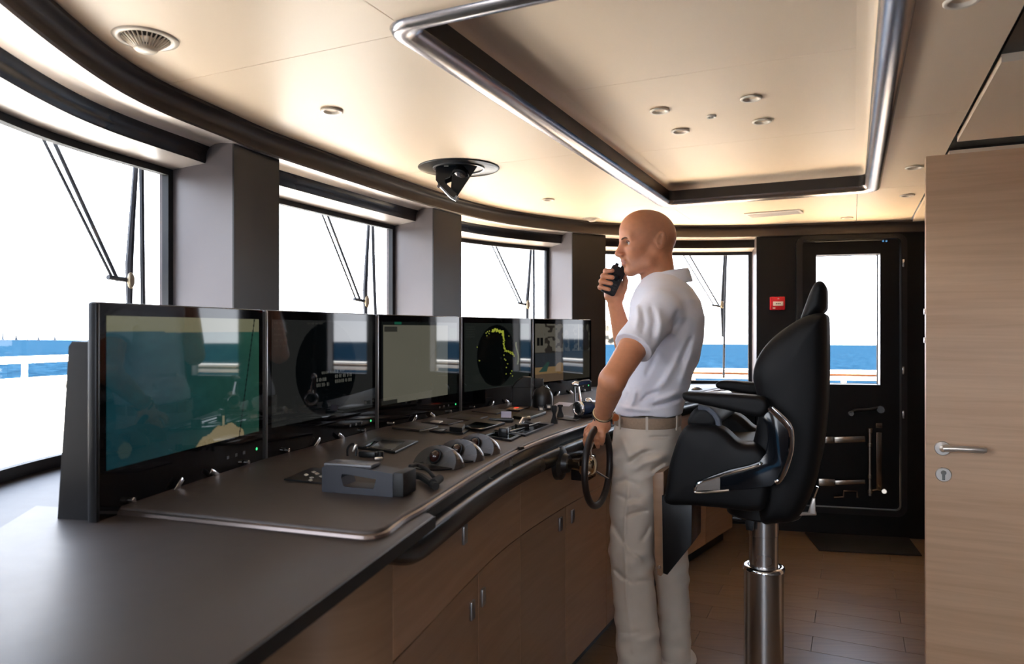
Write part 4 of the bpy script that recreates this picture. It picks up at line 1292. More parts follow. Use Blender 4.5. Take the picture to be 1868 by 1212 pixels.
# ------------------------------------------------------------------ helm chair on its steel column
CHO = Vector((0.852, 2.42, 0.0)); CHR = R(-25.5)
chx = Vector((math.cos(CHR), math.sin(CHR), 0)); chy = Vector((-math.sin(CHR), math.cos(CHR), 0))
chair = thing('helm_chair', 'black upholstered helm chair with chrome side trim on a steel column', 'chair', CHO, CHR)
def CH(px, py, yl=-0.25):
    p = on_plane(px, py, CHO+chy*yl, chy)
    d = p-CHO
    return (d.dot(chx), p.z)
def Zm(x, y, yl=-0.25):      # a point of the enlarged crop (2.634 x, origin 1160, 500)
    return CH(1160+x/2.634, 500+y/2.634, yl)
M_up = mat('black_upholstery', srgb(12, 11, 12), 0.55, var=0.08, nscale=30, bump=0.08, bscale=500, spec=0.25)
M_gloss = mat('gloss_black_shell', srgb(14, 17, 22), 0.12, var=0.05, rvar=0.03)
XZ = Matrix(((1, 0, 0, 0), (0, 0, 1, 0), (0, 1, 0, 0), (0, 0, 0, 1)))
def smooth_poly(P, n=4):
    Q = [Vector((x, z, 0)) for x, z in P]
    m = len(Q); out = []
    for i in range(m):
        p0, p1, p2, p3 = Q[i-1], Q[i], Q[(i+1) % m], Q[(i+2) % m]
        for k in range(n):
            t = k/n
            v = 0.5*((2*p1)+(p2-p0)*t+(2*p0-5*p1+4*p2-p3)*t*t+(3*p1-p0-3*p2+p3)*t**3)
            out.append((v.x, v.y))
    return out
def poly_sd(x, z, P):
    P = np.asarray(P, float); n = len(P)
    d = np.full(x.shape, 1e9); sg = np.ones(x.shape)
    for i in range(n):
        a, b = P[i], P[i-1]
        e = b-a; wx, wz = x-a[0], z-a[1]
        t = np.clip((wx*e[0]+wz*e[1])/max(1e-12, e@e), 0, 1)
        bx, bz = wx-e[0]*t, wz-e[1]*t
        d = np.minimum(d, bx*bx+bz*bz)
        c1 = z >= a[1]; c2 = z < b[1]; c3 = e[0]*wz > e[1]*wx
        sg = np.where((c1 & c2 & c3) | (~c1 & ~c2 & ~c3), -sg, sg)
    return sg*np.sqrt(d)
def cushion(name, pts, y0, y1, r, m, yl=None, sm=3, bulge=0.0, h=.0045):
    yl = y0 if yl is None else yl
    P = smooth_poly([Zm(x, y, yl) for x, y in pts], sm) if sm else [Zm(x, y, yl) for x, y in pts]
    yc, hw = (y0+y1)/2, abs(y1-y0)/2
    PP = np.array(P)
    def f(Q):
        d2 = poly_sd(Q[:, 0], Q[:, 2], P)
        w = hw
        if bulge:
            w = hw-bulge*np.clip(1+d2/.10, 0, 1)**2     # the flank swells towards its middle
        dx = d2+r; dy = np.abs(Q[:, 1]-yc)-(w-r)
        return np.hypot(np.maximum(dx, 0), np.maximum(dy, 0))+np.minimum(np.maximum(dx, dy), 0)-r
    lo = (PP[:, 0].min()-.02, y0-.02, PP[:, 1].min()-.02); hi = (PP[:, 0].max()+.02, y1+.02, PP[:, 1].max()+.02)
    return sdf_obj(name, f, lo, hi, h, m, chair, it=1, local=True)
def plate_of(name, pts, y0, y1, m, yl):
    return obj(name, MB().prism([Zm(x, y, yl) for x, y in pts], y0, y1, .003, 2, M=XZ), m, chair, local=True)
cushion('seat_side', [(132, 1112), (136, 1020), (150, 930), (170, 860), (195, 790), (225, 742), (255, 730), (350, 730), (410, 752), (450, 785), (480, 812), (520, 826), (580, 830), (640, 900), (640, 1040), (600, 1150), (400, 1135), (250, 1122)], -0.25, -0.13, 0.026, M_up, bulge=.008)
cushion('seat_side', [(132, 1112), (136, 1020), (150, 930), (170, 860), (195, 790), (225, 742), (255, 730), (350, 730), (410, 752), (450, 785), (480, 812), (520, 826), (580, 830), (640, 900), (640, 1040), (600, 1150), (400, 1135), (250, 1122)], 0.13, 0.25, 0.026, M_up, yl=-0.25, bulge=.008)
cushion('seat_cushion', [(160, 1080), (160, 950), (190, 860), (300, 830), (450, 832), (600, 838), (640, 900), (640, 1060), (500, 1120), (250, 1110)], -0.135, 0.135, 0.02, M_up, yl=-0.25)
cushion('thigh_bolster', [(238, 730), (245, 690), (270, 655), (310, 640), (345, 650), (375, 680), (388, 720), (360, 745), (290, 748)], -0.20, 0.20, 0.02, M_up, yl=-0.22)
obj('bolster_piping', MB().tube([(Zm(x, y, -0.2)[0], -0.196, Zm(x, y, -0.2)[1]) for x, y in ((300, 640), (340, 644), (375, 672), (392, 700), (398, 730))], 0.010, 8), mat('grey_piping', srgb(92, 96, 106), 0.35), chair, local=True)
cushion('backrest', [(575, 832), (590, 760), (606, 680), (612, 610), (596, 545), (584, 495), (588, 445), (606, 395), (642, 340), (695, 288), (755, 245), (805, 215), (860, 196), (905, 190), (921, 205), (925, 260), (925, 500), (917, 690), (893, 890), (858, 1010), (815, 1100), (765, 1148), (700, 1156), (620, 1150), (610, 1000), (600, 900)], -0.215, 0.215, 0.040, M_up, yl=-0.04, bulge=.022)
cushion('headrest', [(798, 222), (806, 190), (822, 145), (845, 85), (862, 52), (882, 40), (903, 44), (916, 65), (919, 110), (918, 160), (910, 178), (880, 200), (840, 222)], -0.135, 0.135, 0.030, M_up, yl=-0.03, bulge=.012)
arm = [(218, 583), (226, 572), (300, 572), (420, 578), (540, 586), (600, 594), (628, 612), (636, 640), (625, 672), (600, 690), (565, 688), (480, 668), (350, 638), (250, 618), (224, 604)]
cushion('armrest', arm, -0.275, -0.195, 0.016, M_up, yl=-0.275)
far_arm = [((x-1160)*2.634, (y-500)*2.634) for x, y in ((1305, 704), (1308, 697.5), (1322, 694.5), (1350, 696.5), (1380, 699.5), (1400, 703), (1410, 712), (1400, 721), (1370, 720), (1333, 714), (1311, 709.5))]
cushion('armrest', far_arm, 0.205, 0.275, 0.012, M_up, yl=0.215)
plate = [(275, 1045), (287, 1002), (360, 972), (450, 940), (540, 920), (592, 902), (622, 862), (634, 800), (628, 730), (606, 690), (640, 655), (680, 690), (718, 728), (742, 770), (738, 850), (712, 930), (684, 995), (650, 1022), (560, 1034), (450, 1042), (300, 1056)]
for s_ in (-1, 1):
    y0, y1 = (-0.262, -0.225) if s_ < 0 else (0.225, 0.262)
    sp = plate_of('side_plate', plate, y0, y1, M_gloss, -0.262)
    yy = -0.264 if s_ < 0 else 0.264
    def tp(pts):
        return [(Zm(x, y, -0.264)[0], yy, Zm(x, y, -0.264)[1]) for x, y in pts]
    obj('chrome_trim', MB().tube([Vector(p) for p in catmull([Vector(p) for p in tp([(640, 642), (680, 682), (722, 724), (745, 768), (742, 850), (716, 930), (690, 992), (672, 1004)])], 4)], 0.0075, 10), M_chrome, sp, local=True)
    obj('chrome_trim', MB().tube([Vector(p) for p in catmull([Vector(p) for p in tp([(655, 640), (695, 672), (733, 712), (752, 760), (751, 845), (728, 930), (700, 990), (684, 1004)])], 4)], 0.004, 8), M_chrome, sp, local=True)
    obj('chrome_trim', MB().tube([Vector(p) for p in catmull([Vector(p) for p in tp([(604, 905), (590, 920), (520, 940), (440, 960), (360, 986), (300, 1008), (282, 1040), (300, 1052), (380, 1046), (448, 1040)])], 4)], 0.0045, 8), M_chrome, sp, local=True)
    obj('badge_plate', MB().prism([(Zm(x, y, -0.262)[0], Zm(x, y, -0.262)[1]) for x, y in ((290, 1042), (300, 1010), (405, 975), (405, 1036))], y0-.003 if s_ < 0 else y1, y0 if s_ < 0 else y1+.003, M=XZ), mat('satin_badge', (0.62, 0.55, 0.50), 0.25, metal=0.9), sp, local=True)
# folded footrest under the seat front
P = [CH(a, b, -0.18) for a, b in ((1207, 905), (1262, 915), (1262, 994), (1217, 1050), (1209, 1047))]
obj('footrest', MB().prism(P, -0.18, -0.02, 0.004, M=XZ), M_black, chair, local=True)
P = [CH(a, b, -0.18) for a, b in ((1188, 872), (1193, 865), (1209, 862), (1209, 1046), (1204, 1055), (1197, 1053), (1192, 1025))]
obj('footrest_board', MB().prism(P, -0.165, -0.035, 0.004, M=XZ), M_oak, chair, local=True)
fb_ = CH(1201, 1037, -0.18)
obj('footrest_bolt', MB().cyl((fb_[0], -0.170, fb_[1]), (fb_[0], -0.160, fb_[1]), .006, n=12, bev=.001), M_chrome, chair, local=True)
# column
zc0 = CH(1393, 936, 0)[1]; zc1 = CH(1393, 976, 0)[1]; zc2 = CH(1393, 1034, 0)[1]
obj('seat_plate', MB().cyl((0, 0, zc0-0.004), (0, 0, zc0+0.05), 0.12, n=32, bev=0.006), M_black, chair, local=True)
obj('collar', MB().cyl((0, 0, zc1), (0, 0, zc0), 0.049, n=36, bev=0.002), M_steel, chair, local=True)
obj('inner_tube', MB().cyl((0, 0, zc2-0.02), (0, 0, zc1+0.002), 0.0475, n=36), M_steel, chair, local=True)
ot = obj('column', MB().cyl((0, 0, 0.012), (0, 0, zc2), 0.064, n=44, bev=0.002), M_steel, chair, local=True)
obj('column_ring', MB().lathe([(0.048, zc2-.006), (0.048, zc2+.004), (0.060, zc2+.006), (0.068, zc2+.002), (0.069, zc2-.008), (0.0645, zc2-.010)], 44), M_chrome, chair, local=True, smooth=60)
obj('floor_flange', MB().cyl((0, 0, 0.0), (0, 0, 0.014), 0.15, n=40, bev=0.004), M_steel, chair, local=True)
l0 = CH(1345, 944, -0.06); l1 = CH(1372, 946, -0.02)
obj('height_lever', MB().tube([(l0[0]-.012, -0.07, l0[1]), (l0[0]+.01, -0.07, l0[1]), (l1[0], -0.03, l1[1])], [.011, .011, .008], 12), M_black, chair, local=True)
q0 = CH(1372, 965, -0.05)
obj('swivel_bracket', MB().prism([CH(a, b, -0.05) for a, b in ((1358, 938), (1378, 938), (1374, 968), (1362, 966))], -0.062, -0.03, .003, M=XZ), M_black, chair, local=True)
obj('recline_lever', MB().prism([CH(a, b, -0.05) for a, b in ((1473, 936), (1488, 936), (1487, 910), (1482, 908))], -0.06, -0.045, 0.002, M=XZ), M_satin, chair, local=True)
obj('lever_foot', MB().tube([(CH(1451, 938, -.05)[0], -.05, CH(1451, 938, -.05)[1]), (CH(1489, 937, -.05)[0], -.05, CH(1489, 937, -.05)[1])], 0.006, 8), M_satin, chair, local=True)
obj('recline_strut', MB().tube([(CH(1483, 910, -.05)[0], -.05, CH(1483, 910, -.05)[1]), (CH(1491, 888, -.05)[0], -.05, CH(1491, 888, -.05)[1])], 0.005, 8), M_chrome, chair, local=True)
man = thing('person', 'bald man in white polo and beige trousers speaking into a handheld radio', 'person', (0.52, 2.68, 0.0))
YM = 2.66
# ---- head frame: x forward (to the left in the picture), y to his left (towards the camera), z up
HO = A3(1182, 438.5, YM)
hy = R(-5.0); hp = R(-1.0)
hf = np.array([-math.cos(hy), math.sin(hy), 0.0]); hl = np.array([-math.sin(hy), -math.cos(hy), 0.0]); hz = np.array([0, 0, 1.0])
hf2 = hf*math.cos(hp)+hz*math.sin(hp); hz2 = hz*math.cos(hp)-hf*math.sin(hp)
HM = np.stack([hf2, hl, hz2], 1)
def toH(P):
    return (P-HO)@HM
def fromH(x, y, z):
    return HO+HM@np.array([x, y, z], float)
def head_sdf(P):
    q = toH(P)
    q2 = q.copy(); q2[:, 1] = np.abs(q2[:, 1])
    d = d_ell(q, (-.001, 0, .024), (.098, .0765, .088))
    d = smin(d, d_ell(q, (.034, 0, .036), (.068, .064, .064)), .03)          # forehead
    d = smin(d, d_ell(q, (-.040, 0, .005), (.058, .066, .066)), .03)         # back of the skull
    d = smin(d, d_ell(q, (.040, 0, -.046), (.050, .054, .074)), .035)        # face
    d = smin(d, d_cone(q2, (-.012, .052, -.052), (.010, .047, -.086), .018, .017), .03)   # ramus
    d = smin(d, d_cone(q2, (.010, .047, -.086), (.066, .014, -.112), .017, .017), .028)   # jaw line
    d = smin(d, d_ell(q, (.069, 0, -.113), (.019, .023, .018)), .018)        # chin
    d = smin(d, d_ell(q2, (.058, .041, -.036), (.024, .020, .018)), .028)    # cheek bone
    d = smin(d, d_cone(q2, (.092, 0, .006), (.074, .046, .008), .0135, .013), .014)        # brow
    d = smax(d, -d_ell(q2, (.097, .033, -.0125), (.019, .019, .0120)), .010)  # eye socket
    d = smin(d, d_cone(q, (.086, 0, .0), (.094, 0, -.058), .012, .015), .010)
    d = smin(d, d_cone(q, (.094, 0, -.004), (.1125, 0, -.046), .0085, .0115), .012)        # nose bridge
    d = smin(d, d_ell(q, (.114, 0, -.051), (.0115, .0105, .0095)), .008)     # nose tip
    d = smin(d, d_ell(q2, (.101, .0135, -.055), (.0125, .0075, .0075)), .007)              # wings
    d = smin(d, d_ell(q, (.080, 0, -.082), (.019, .030, .022)), .014)        # muzzle
    d = smin(d, d_cone(q2, (.0985, 0, -.0775), (.088, .024, -.083), .0058, .003), .005)    # upper lip
    d = smin(d, d_cone(q2, (.0965, 0, -.0905), (.087, .022, -.085), .0066, .003), .005)    # lower lip
    d = smax(d, -d_cone(q2, (.108, 0, -.0838), (.087, .027, -.0845), .0022, .0015), .003)  # mouth line
    d = smax(d, -d_ell(q2, (.099, 0, -.101), (.010, .02, .005)), .010)       # groove above the chin
    d = smax(d, -d_cone(q2, (.097, .019, -.060), (.080, .034, -.088), .003, .003), .008)   # cheek fold
    # ears
    ea = R(-14)
    Re = np.array([[math.cos(ea), 0, math.sin(ea)], [0, 1, 0], [-math.sin(ea), 0, math.cos(ea)]])
    c = (-.026, .082, -.010)
    e = d_ell(q2, c, (.0195, .0095, .033), Re)
    e = smax(e, -d_ell(q2, (-.020, .0935, -.005), (.0130, .0115, .0245), Re), .003)
    e = smin(e, d_ell(q2, (-.008, .078, -.012), (.006, .007, .009)), .005)
    e = smin(e, d_cone(q2, (-.033, .087, .010), (-.026, .087, -.020), .0030, .003), .003)
    e = smin(e, d_cone(q2, (-.022, .072, -.008), (-.028, .060, -.01), .015, .016), .008)
    d = smin(d, e, .006)
    return d
EYES = [fromH(.0755, s*.0325, -.0110) for s in (1, -1)]
def neck_sdf(P):
    q = toH(P)
    d = d_cone(q, (-.030, 0, -.050), (-.044, 0, -.20), .057, .064)
    q2 = q.copy(); q2[:, 1] = np.abs(q2[:, 1])
    d = smin(d, d_cone(q2, (-.035, .052, -.05), (.012, .018, -.17), .013, .012), .02)
    d = smin(d, d_ell(q, (.014, 0, -.135), (.014, .012, .018)), .014)
    return d
# ---- limbs
SH_L = np.array((.500, 2.475, 1.425)); EL_L = A3(1117, 694, 2.305); WR_L = A3(1098, 762, 2.455)
SH_R = np.array((.545, 2.835, 1.425)); EL_R = A3(1147, 655, 2.84); WR_R = A3(1122, 556, 2.765)
def arm_sdf(P, sh, el, wr):
    m1 = sh+(el-sh)*.45; m2 = el+(wr-el)*.28
    d = d_chain(P, [sh, m1, el], [.054, .050, .041], .0)
    d = smin(d, d_chain(P, [el, m2, wr], [.040, .042, .027], .0), .02)
    return d
# right hand round the radio: palm behind it, fingers come over the left edge
RY = 2.715
def hand_R(P):
    palm = [A3(1124, 545, RY+.040), A3(1119, 520, RY+.045)]
    d = d_cone(P, WR_R, A3(1122, 545, RY+.044), .027, .030)
    d = smin(d, d_cone(P, A3(1127, 540, RY+.036), A3(1126, 512, RY+.036), .021, .019), .012)
    d = smin(d, d_cone(P, A3(1112, 540, RY+.036), A3(1110, 520, RY+.036), .021, .018), .014)
    fing = [((1119, 506), (1106.5, 497), (1105, 495), (1117, 494), .0098), ((1114, 512), (1101.5, 505), (1100.5, 504), (1117, 506.5), .0102),
            ((1111, 520), (1097.5, 514), (1097, 513.5), (1114.5, 517.5), .0098), ((1109, 529), (1095, 524.5), (1095, 524), (1111, 528.5), .0088)]
    for b, p1, p2, t, r in fing:
        d = smin(d, d_chain(P, [A3(*b, RY+.038), A3(*p1, RY+.024), A3(*p2, RY-.004), A3(*t, RY-.0255)], [r*1.15, r*1.06, r, r*.85], .006), .004)
    d = smin(d, d_chain(P, [A3(1130, 543, RY+.036), A3(1138, 527, RY+.024), A3(1141, 513, RY+.012), A3(1139, 501, RY+.004)], [.015, .0125, .0105, .0085], .004), .010)
    return d
WC = uv(2.34, .79, .888)             # steering wheel centre
def hand_L(P):
    d = d_cone(P, WR_L, A3(1096, 776, 2.455), .026, .030)
    d = smin(d, d_cone(P, A3(1098, 777, 2.45), A3(1084, 783, 2.45), .023, .020), .014)
    d = smin(d, d_cone(P, A3(1102, 777, 2.44), A3(1096, 786, 2.425), .021, .017), .014)
    fing = [((1080, 783, 2.462), (1071.5, 793, 2.468), (1068.5, 804, 2.476), (1069, 814, 2.484), .0098),
            ((1083, 786, 2.446), (1074.5, 797, 2.452), (1072.5, 808, 2.462), (1074, 818, 2.472), .0100),
            ((1092, 788, 2.428), (1089, 799, 2.426), (1089.5, 808, 2.434), (1091, 815, 2.446), .0096),
            ((1100, 787, 2.416), (1099, 797, 2.410), (1098.5, 804, 2.416), (1098, 810, 2.428), .0088)]
    for a, b, c, t, r in fing:
        d = smin(d, d_chain(P, [A3(*a), A3(*b), A3(*c), A3(*t)], [r*1.2, r*1.08, r, r*.82], .006), .005)
    d = smin(d, d_chain(P, [A3(1088, 775, 2.475), A3(1078, 779, 2.50), A3(1071, 786, 2.508), A3(1068, 795, 2.504)], [.015, .0125, .0105, .0085], .004), .010)
    return d
NB = fromH(-.044, 0, -.20)
def body_sdf(P):
    d = smin(head_sdf(P), neck_sdf(P), .016)
    core = d_ell(P, (.560, 2.655, 1.34), (.085, .14, .14))
    core = smin(core, d_cone(P, NB, (.545, 2.655, 1.44), .055, .06), .05)
    core = smin(core, d_cone(P, (.51, 2.53, 1.42), (.545, 2.79, 1.42), .05, .05), .05)
    d = smin(d, core, .02)
    aL = smin(arm_sdf(P, SH_L, EL_L, WR_L), hand_L(P), .008)
    aR = smin(arm_sdf(P, SH_R, EL_R, WR_R), hand_R(P), .008)
    return smin(smin(d, aL, .01), aR, .01)
def skin_tone(V):
    q = toH(V)
    base = np.array(srgb(210, 142, 104))
    c = np.ones((len(V), 3))*base
    def blend(mask, col):
        nonlocal c
        m = np.clip(mask, 0, 1)[:, None]
        c = c*(1-m)+np.array(srgb(*col))*m
    near = np.linalg.norm(q, axis=1) < .2
    sm = lambda x, a, b: np.clip((x-a)/(b-a), 0, 1)
    scalp = sm(-q[:, 0], -.05, .0)*sm(q[:, 2], -.06, -.02)*near
    ear = (np.abs(q[:, 1]) > .0745)*near*(np.abs(q[:, 0]+.026) < .024)*(np.abs(q[:, 2]+.010) < .036)
    blend(scalp*.34, (150, 112, 90))
    beard = near*sm(-q[:, 2], .05, .085)*sm(q[:, 0], -.02, .03)*.30
    blend(beard, (158, 112, 92))
    lips = near*(np.abs(q[:, 2]+.084) < .0115)*(q[:, 0] > .089)*(np.abs(q[:, 1]) < .022)*.55
    blend(lips, (176, 96, 84))
    nose = near*np.exp(-((q[:, 0]-.11)/.02)**2-((q[:, 2]+.048)/.018)**2)*.35
    blend(nose, (206, 116, 92))
    hair = ((V[:, 2] < 1.40) & (V[:, 1] < 2.47))*.25
    blend(hair, (176, 116, 84))
    return c
M_skin = bpy.data.materials.new('skin'); M_skin.use_nodes = True
n = M_skin.node_tree.nodes; l = M_skin.node_tree.links; p = n['Principled BSDF']
vc = n.new('ShaderNodeVertexColor'); vc.layer_name = 'tone'
nz = n.new('ShaderNodeTexNoise'); nz.inputs['Scale'].default_value = 60; nz.inputs['Detail'].default_value = 5
tc = n.new('ShaderNodeTexCoord'); l.new(tc.outputs['Object'], nz.inputs['Vector'])
mr = n.new('ShaderNodeMapRange'); mr.inputs['To Min'].default_value = 0.86; mr.inputs['To Max'].default_value = 1.12
hs = n.new('ShaderNodeHueSaturation'); l.new(nz.outputs['Fac'], mr.inputs['Value']); l.new(mr.outputs[0], hs.inputs['Value'])
l.new(vc.outputs['Color'], hs.inputs['Color']); l.new(hs.outputs[0], p.inputs['Base Color'])
p.inputs['Roughness'].default_value = 0.45; p.inputs['Subsurface Weight'].default_value = 0.12
p.inputs['Subsurface Radius'].default_value = (0.010, 0.004, 0.002); p.inputs['Subsurface Scale'].default_value = 1.0
b1 = n.new('ShaderNodeTexNoise'); b1.inputs['Scale'].default_value = 350; l.new(tc.outputs['Object'], b1.inputs['Vector'])
bp = n.new('ShaderNodeBump'); bp.inputs['Strength'].default_value = 0.12; bp.inputs['Distance'].default_value = 0.001
l.new(b1.outputs['Fac'], bp.inputs['Height']); l.new(bp.outputs[0], p.inputs['Normal'])
body = sdf_obj('body', body_sdf, (.235, 2.20, .90), (.76, 2.96, 1.83), 0.0028, M_skin, man, it=1, colour=skin_tone)
M_eye = mat('eye_white', srgb(222, 214, 206), 0.15, var=0.02); M_iris = mat('iris_dark', srgb(48, 34, 26), 0.1)
for e, s in zip(EYES, (1, -1)):
    eb = obj('eye', MB().lathe([(0, -.0118), (.0083, -.0083), (.0118, 0), (.0083, .0083), (0, .0118)], 16, Vector(e)), M_eye, man, smooth=80)
    fx = Vector(hf2)
    obj('iris', MB().lathe([(.0056, .0100), (.004, .0114), (0, .0121)], 14, Vector(e), fx), M_iris, eb, smooth=80)
    br = [fromH(.1025, s*.012, .0005), fromH(.1025, s*.020, .0025), fromH(.0965, s*.036, .0055), fromH(.0840, s*.050, .0020)]
    obj('eyebrow', MB().tube([Vector(x) for x in catmull([Vector(b) for b in br], 4)], [.0018+.0016*math.sin(i/12*3.14) for i in range(13)], 6), mat('brow_hair', srgb(96, 64, 46), 0.8), man)
    lid = [fromH(.0868, s*.020, -.0105), fromH(.0890, s*.0315, -.0040), fromH(.0830, s*.0435, -.0095)]
    obj('eyelid', MB().tube([Vector(x) for x in catmull([Vector(b) for b in lid], 4)], .0026, 6), mat('eyelid_skin', srgb(150, 98, 74), 0.5), man)

# ---- clothes
def wrinkle(P, f1, f2, dirv, warp=1.0, ph=0.0):
    d = np.asarray(dirv, float)
    t = P@d
    w = np.sin(P[:, 2]*17+P[:, 0]*9+ph)*.6+np.sin(P[:, 1]*21-P[:, 2]*8+ph*2)*.5
    return np.sin(t*f1+w*warp)*np.clip(np.sin(P[:, 2]*f2+P[:, 0]*13+ph)+.35, 0, 1)
def fold(P, pts, amp, w, ymax=2.72):
    """a crease (amp < 0) or ridge along a line, given where it shows on the near side of the cloth"""
    x = CX+F*P[:, 0]/P[:, 1]; y = CY-F*(P[:, 2]-1.36)/P[:, 1]
    best = np.full(len(P), 1e9); tt = np.zeros(len(P)); n_ = len(pts)-1
    for i in range(n_):
        (x0, y0), (x1, y1) = pts[i], pts[i+1]
        ex, ey = x1-x0, y1-y0
        t = np.clip(((x-x0)*ex+(y-y0)*ey)/(ex*ex+ey*ey), 0, 1)
        dd = np.hypot(x-x0-ex*t, y-y0-ey*t)
        m = dd < best
        best = np.where(m, dd, best); tt = np.where(m, (i+t)/n_, tt)
    return amp*np.exp(-(best/w)**2)*np.clip(np.sin(np.pi*np.clip(tt, .04, .96))*1.6, 0, 1)*(P[:, 1] < ymax)
TANG = math.atan2(.22, -.975)          # the way the chest faces
def Xc(px, Y=YM):
    return (px-CX)/F*Y
def Zp(py, Y=YM):
    return CH_EYE-(py-CY)/F*Y
CH_EYE = 1.36
tz = [Zp(y) for y in (752, 735, 700, 660, 620, 580, 550, 528, 512, 500)]
tcx = [Xc(x) for x in (1184, 1188, 1200, 1208, 1214, 1216, 1214, 1212, 1210, 1210)]
tcy = [2.665]*10
tra = [.122, .121, .118, .130, .139, .139, .128, .104, .076, .058]
trb = [.170, .172, .170, .172, .180, .190, .190, .165, .110, .075]
SHIRT_FOLDS = [([(1188, 556), (1193, 585), (1188, 622)], -.010, 4), ([(1201, 560), (1206, 590), (1200, 628)], .009, 6), ([(1240, 562), (1228, 583), (1214, 606)], -.0035, 4),
    ([(1250, 570), (1238, 595), (1222, 622)], .005, 6), ([(1262, 612), (1250, 640), (1238, 668)], -.010, 5), ([(1252, 622), (1234, 660), (1214, 696), (1190, 722)], .010, 7),
    ([(1266, 630), (1252, 672), (1240, 705)], .008, 6), ([(1172, 560), (1176, 590), (1170, 612)], -.006, 4), ([(1160, 548), (1164, 580), (1158, 606)], .006, 5),
    ([(1144, 690), (1150, 716), (1140, 738)], -.008, 5), ([(1158, 708), (1156, 730), (1148, 746)], .008, 5), ([(1188, 742), (1214, 737), (1246, 726)], -.011, 4), ([(1192, 732), (1216, 726), (1242, 714)], .009, 5),
    ([(1166, 738), (1180, 722), (1206, 712)], -.008, 4), ([(1200, 640), (1188, 668), (1176, 690)], -.006, 5), ([(1130, 742), (1160, 748), (1190, 750)], .008, 4)]
TROUSER_FOLDS = [([(1180, 799), (1202, 798), (1224, 797)], -.008, 2.5), ([(1145, 849), (1158, 838), (1172, 827), (1200, 823)], -.014, 5), ([(1142, 838), (1160, 826), (1180, 818)], .011, 6),
    ([(1150, 862), (1175, 846), (1200, 838), (1220, 830)], .011, 6), ([(1186, 862), (1200, 852), (1214, 844)], -.012, 4), ([(1126, 884), (1140, 876), (1155, 882), (1170, 892)], -.009, 5), ([(1120, 900), (1145, 912), (1176, 906)], -.008, 4),
    ([(1130, 928), (1155, 920), (1182, 924)], .009, 6), ([(1136, 944), (1160, 936), (1186, 932)], -.012, 4), ([(1145, 852), (1146, 900), (1140, 950), (1139, 1000), (1142, 1080), (1154, 1190)], .008, 3),
    ([(1112, 944), (1128, 974), (1150, 1006), (1164, 1026)], -.009, 4), ([(1140, 998), (1160, 1016), (1176, 1026)], .010, 4), ([(1168, 990), (1180, 972), (1186, 956)], -.010, 4), ([(1116, 1034), (1136, 1054), (1156, 1066)], -.010, 4),
    ([(1156, 1062), (1176, 1060), (1192, 1064)], -.007, 4), ([(1126, 1154), (1150, 1156), (1170, 1152)], -.006, 4), ([(1160, 1172), (1182, 1168), (1204, 1160)], .006, 5), ([(1134, 800), (1144, 826), (1150, 846)], .008, 4)]
def shirt_sdf(P):
    d = d_loft(P, tz, tcx, tcy, tra, trb, TANG, 2.25)
    for sh, el, k in ((SH_L, EL_L, .56), (SH_R, EL_R, .56)):
        hem = sh+(el-sh)*k
        ax = (el-sh)/np.linalg.norm(el-sh)
        s = d_cone(P, sh+np.array((0.012, 0, .004)), sh+(el-sh)*.75, .068, .067)
        s = np.maximum(s, (P-hem)@ax)
        d = smin(d, s, .035)
    d = smin(d, d_cone(P, (.535, 2.56, 1.475), (.56, 2.76, 1.475), .062, .062), .05)     # yoke
    near_hem = np.clip((1.16-P[:, 2])/.12, 0, 1)
    d = d-.0035*wrinkle(P, 70, 20, (.55, -.2, .55), 1.3)*np.clip((1.42-P[:, 2])/.1, 0, 1)
    d = d-.005*wrinkle(P, 95, 14, (.15, -.1, .9), 1.6, 1.7)*near_hem
    for pts, a_, w_ in SHIRT_FOLDS:
        d = d-fold(P, pts, a_, w_)
    # folds running from the armpit across the back
    q = P-np.array((.51, 2.47, 1.33))
    u = q@np.array((.62, .10, .60)); v = q@np.array((-.55, 0, .70))
    d = d-.004*np.exp(-((v-.02)/.07)**2)*np.sin(u*75+v*22)*np.clip(1-np.abs(u-.03)/.14, 0, 1)*(P[:, 1] < 2.72)
    ax = (EL_L-SH_L)/np.linalg.norm(EL_L-SH_L)
    t = (P-SH_L)@ax
    d = d+.003*np.exp(-((t-.165)/.004)**2)*(P[:, 1] < 2.55)*0.0
    return d
M_shirt = mat('white_cotton', srgb(232, 230, 238), 0.75, var=0.02, nscale=10, bump=0.15, bscale=700, spec=0.25, sheen=0.1)
sdf_obj('polo_shirt', shirt_sdf, (.26, 2.24, 1.02), (.80, 3.02, 1.60), 0.0036, M_shirt, man, it=1)
# collar, folded down, standing off the neck at the back
rows = []
cc = Vector((Xc(1213), 2.66, 0))
for k, (rr, dz) in enumerate([(-.006, -.012), (-.001, -.001), (.003, .0), (.008, -.010), (.014, -.030), (.020, -.050), (.016, -.051), (.009, -.032), (.0, -.014)]):
    row = []
    for i in range(40):
        a = 2*math.pi*i/40
        fx, ly = math.cos(a), math.sin(a)            # a = 0 faces forward
        zt_ = 1.560+.026*(1-fx)/2
        drop = dz*(1.0 if fx < .7 else 1.15)
        px_ = (.082+rr)*fx; py_ = (.077+rr)*ly
        w = Vector((px_*hf[0]+py_*hl[0], px_*hf[1]+py_*hl[1], 0))
        row.append(cc+w+Vector((0, 0, zt_+drop-.012*max(0, fx)**2)))
    rows.append(row)
obj('collar', MB().grid(rows, closed_u=True, closed_v=True), M_shirt, man, smooth=60)

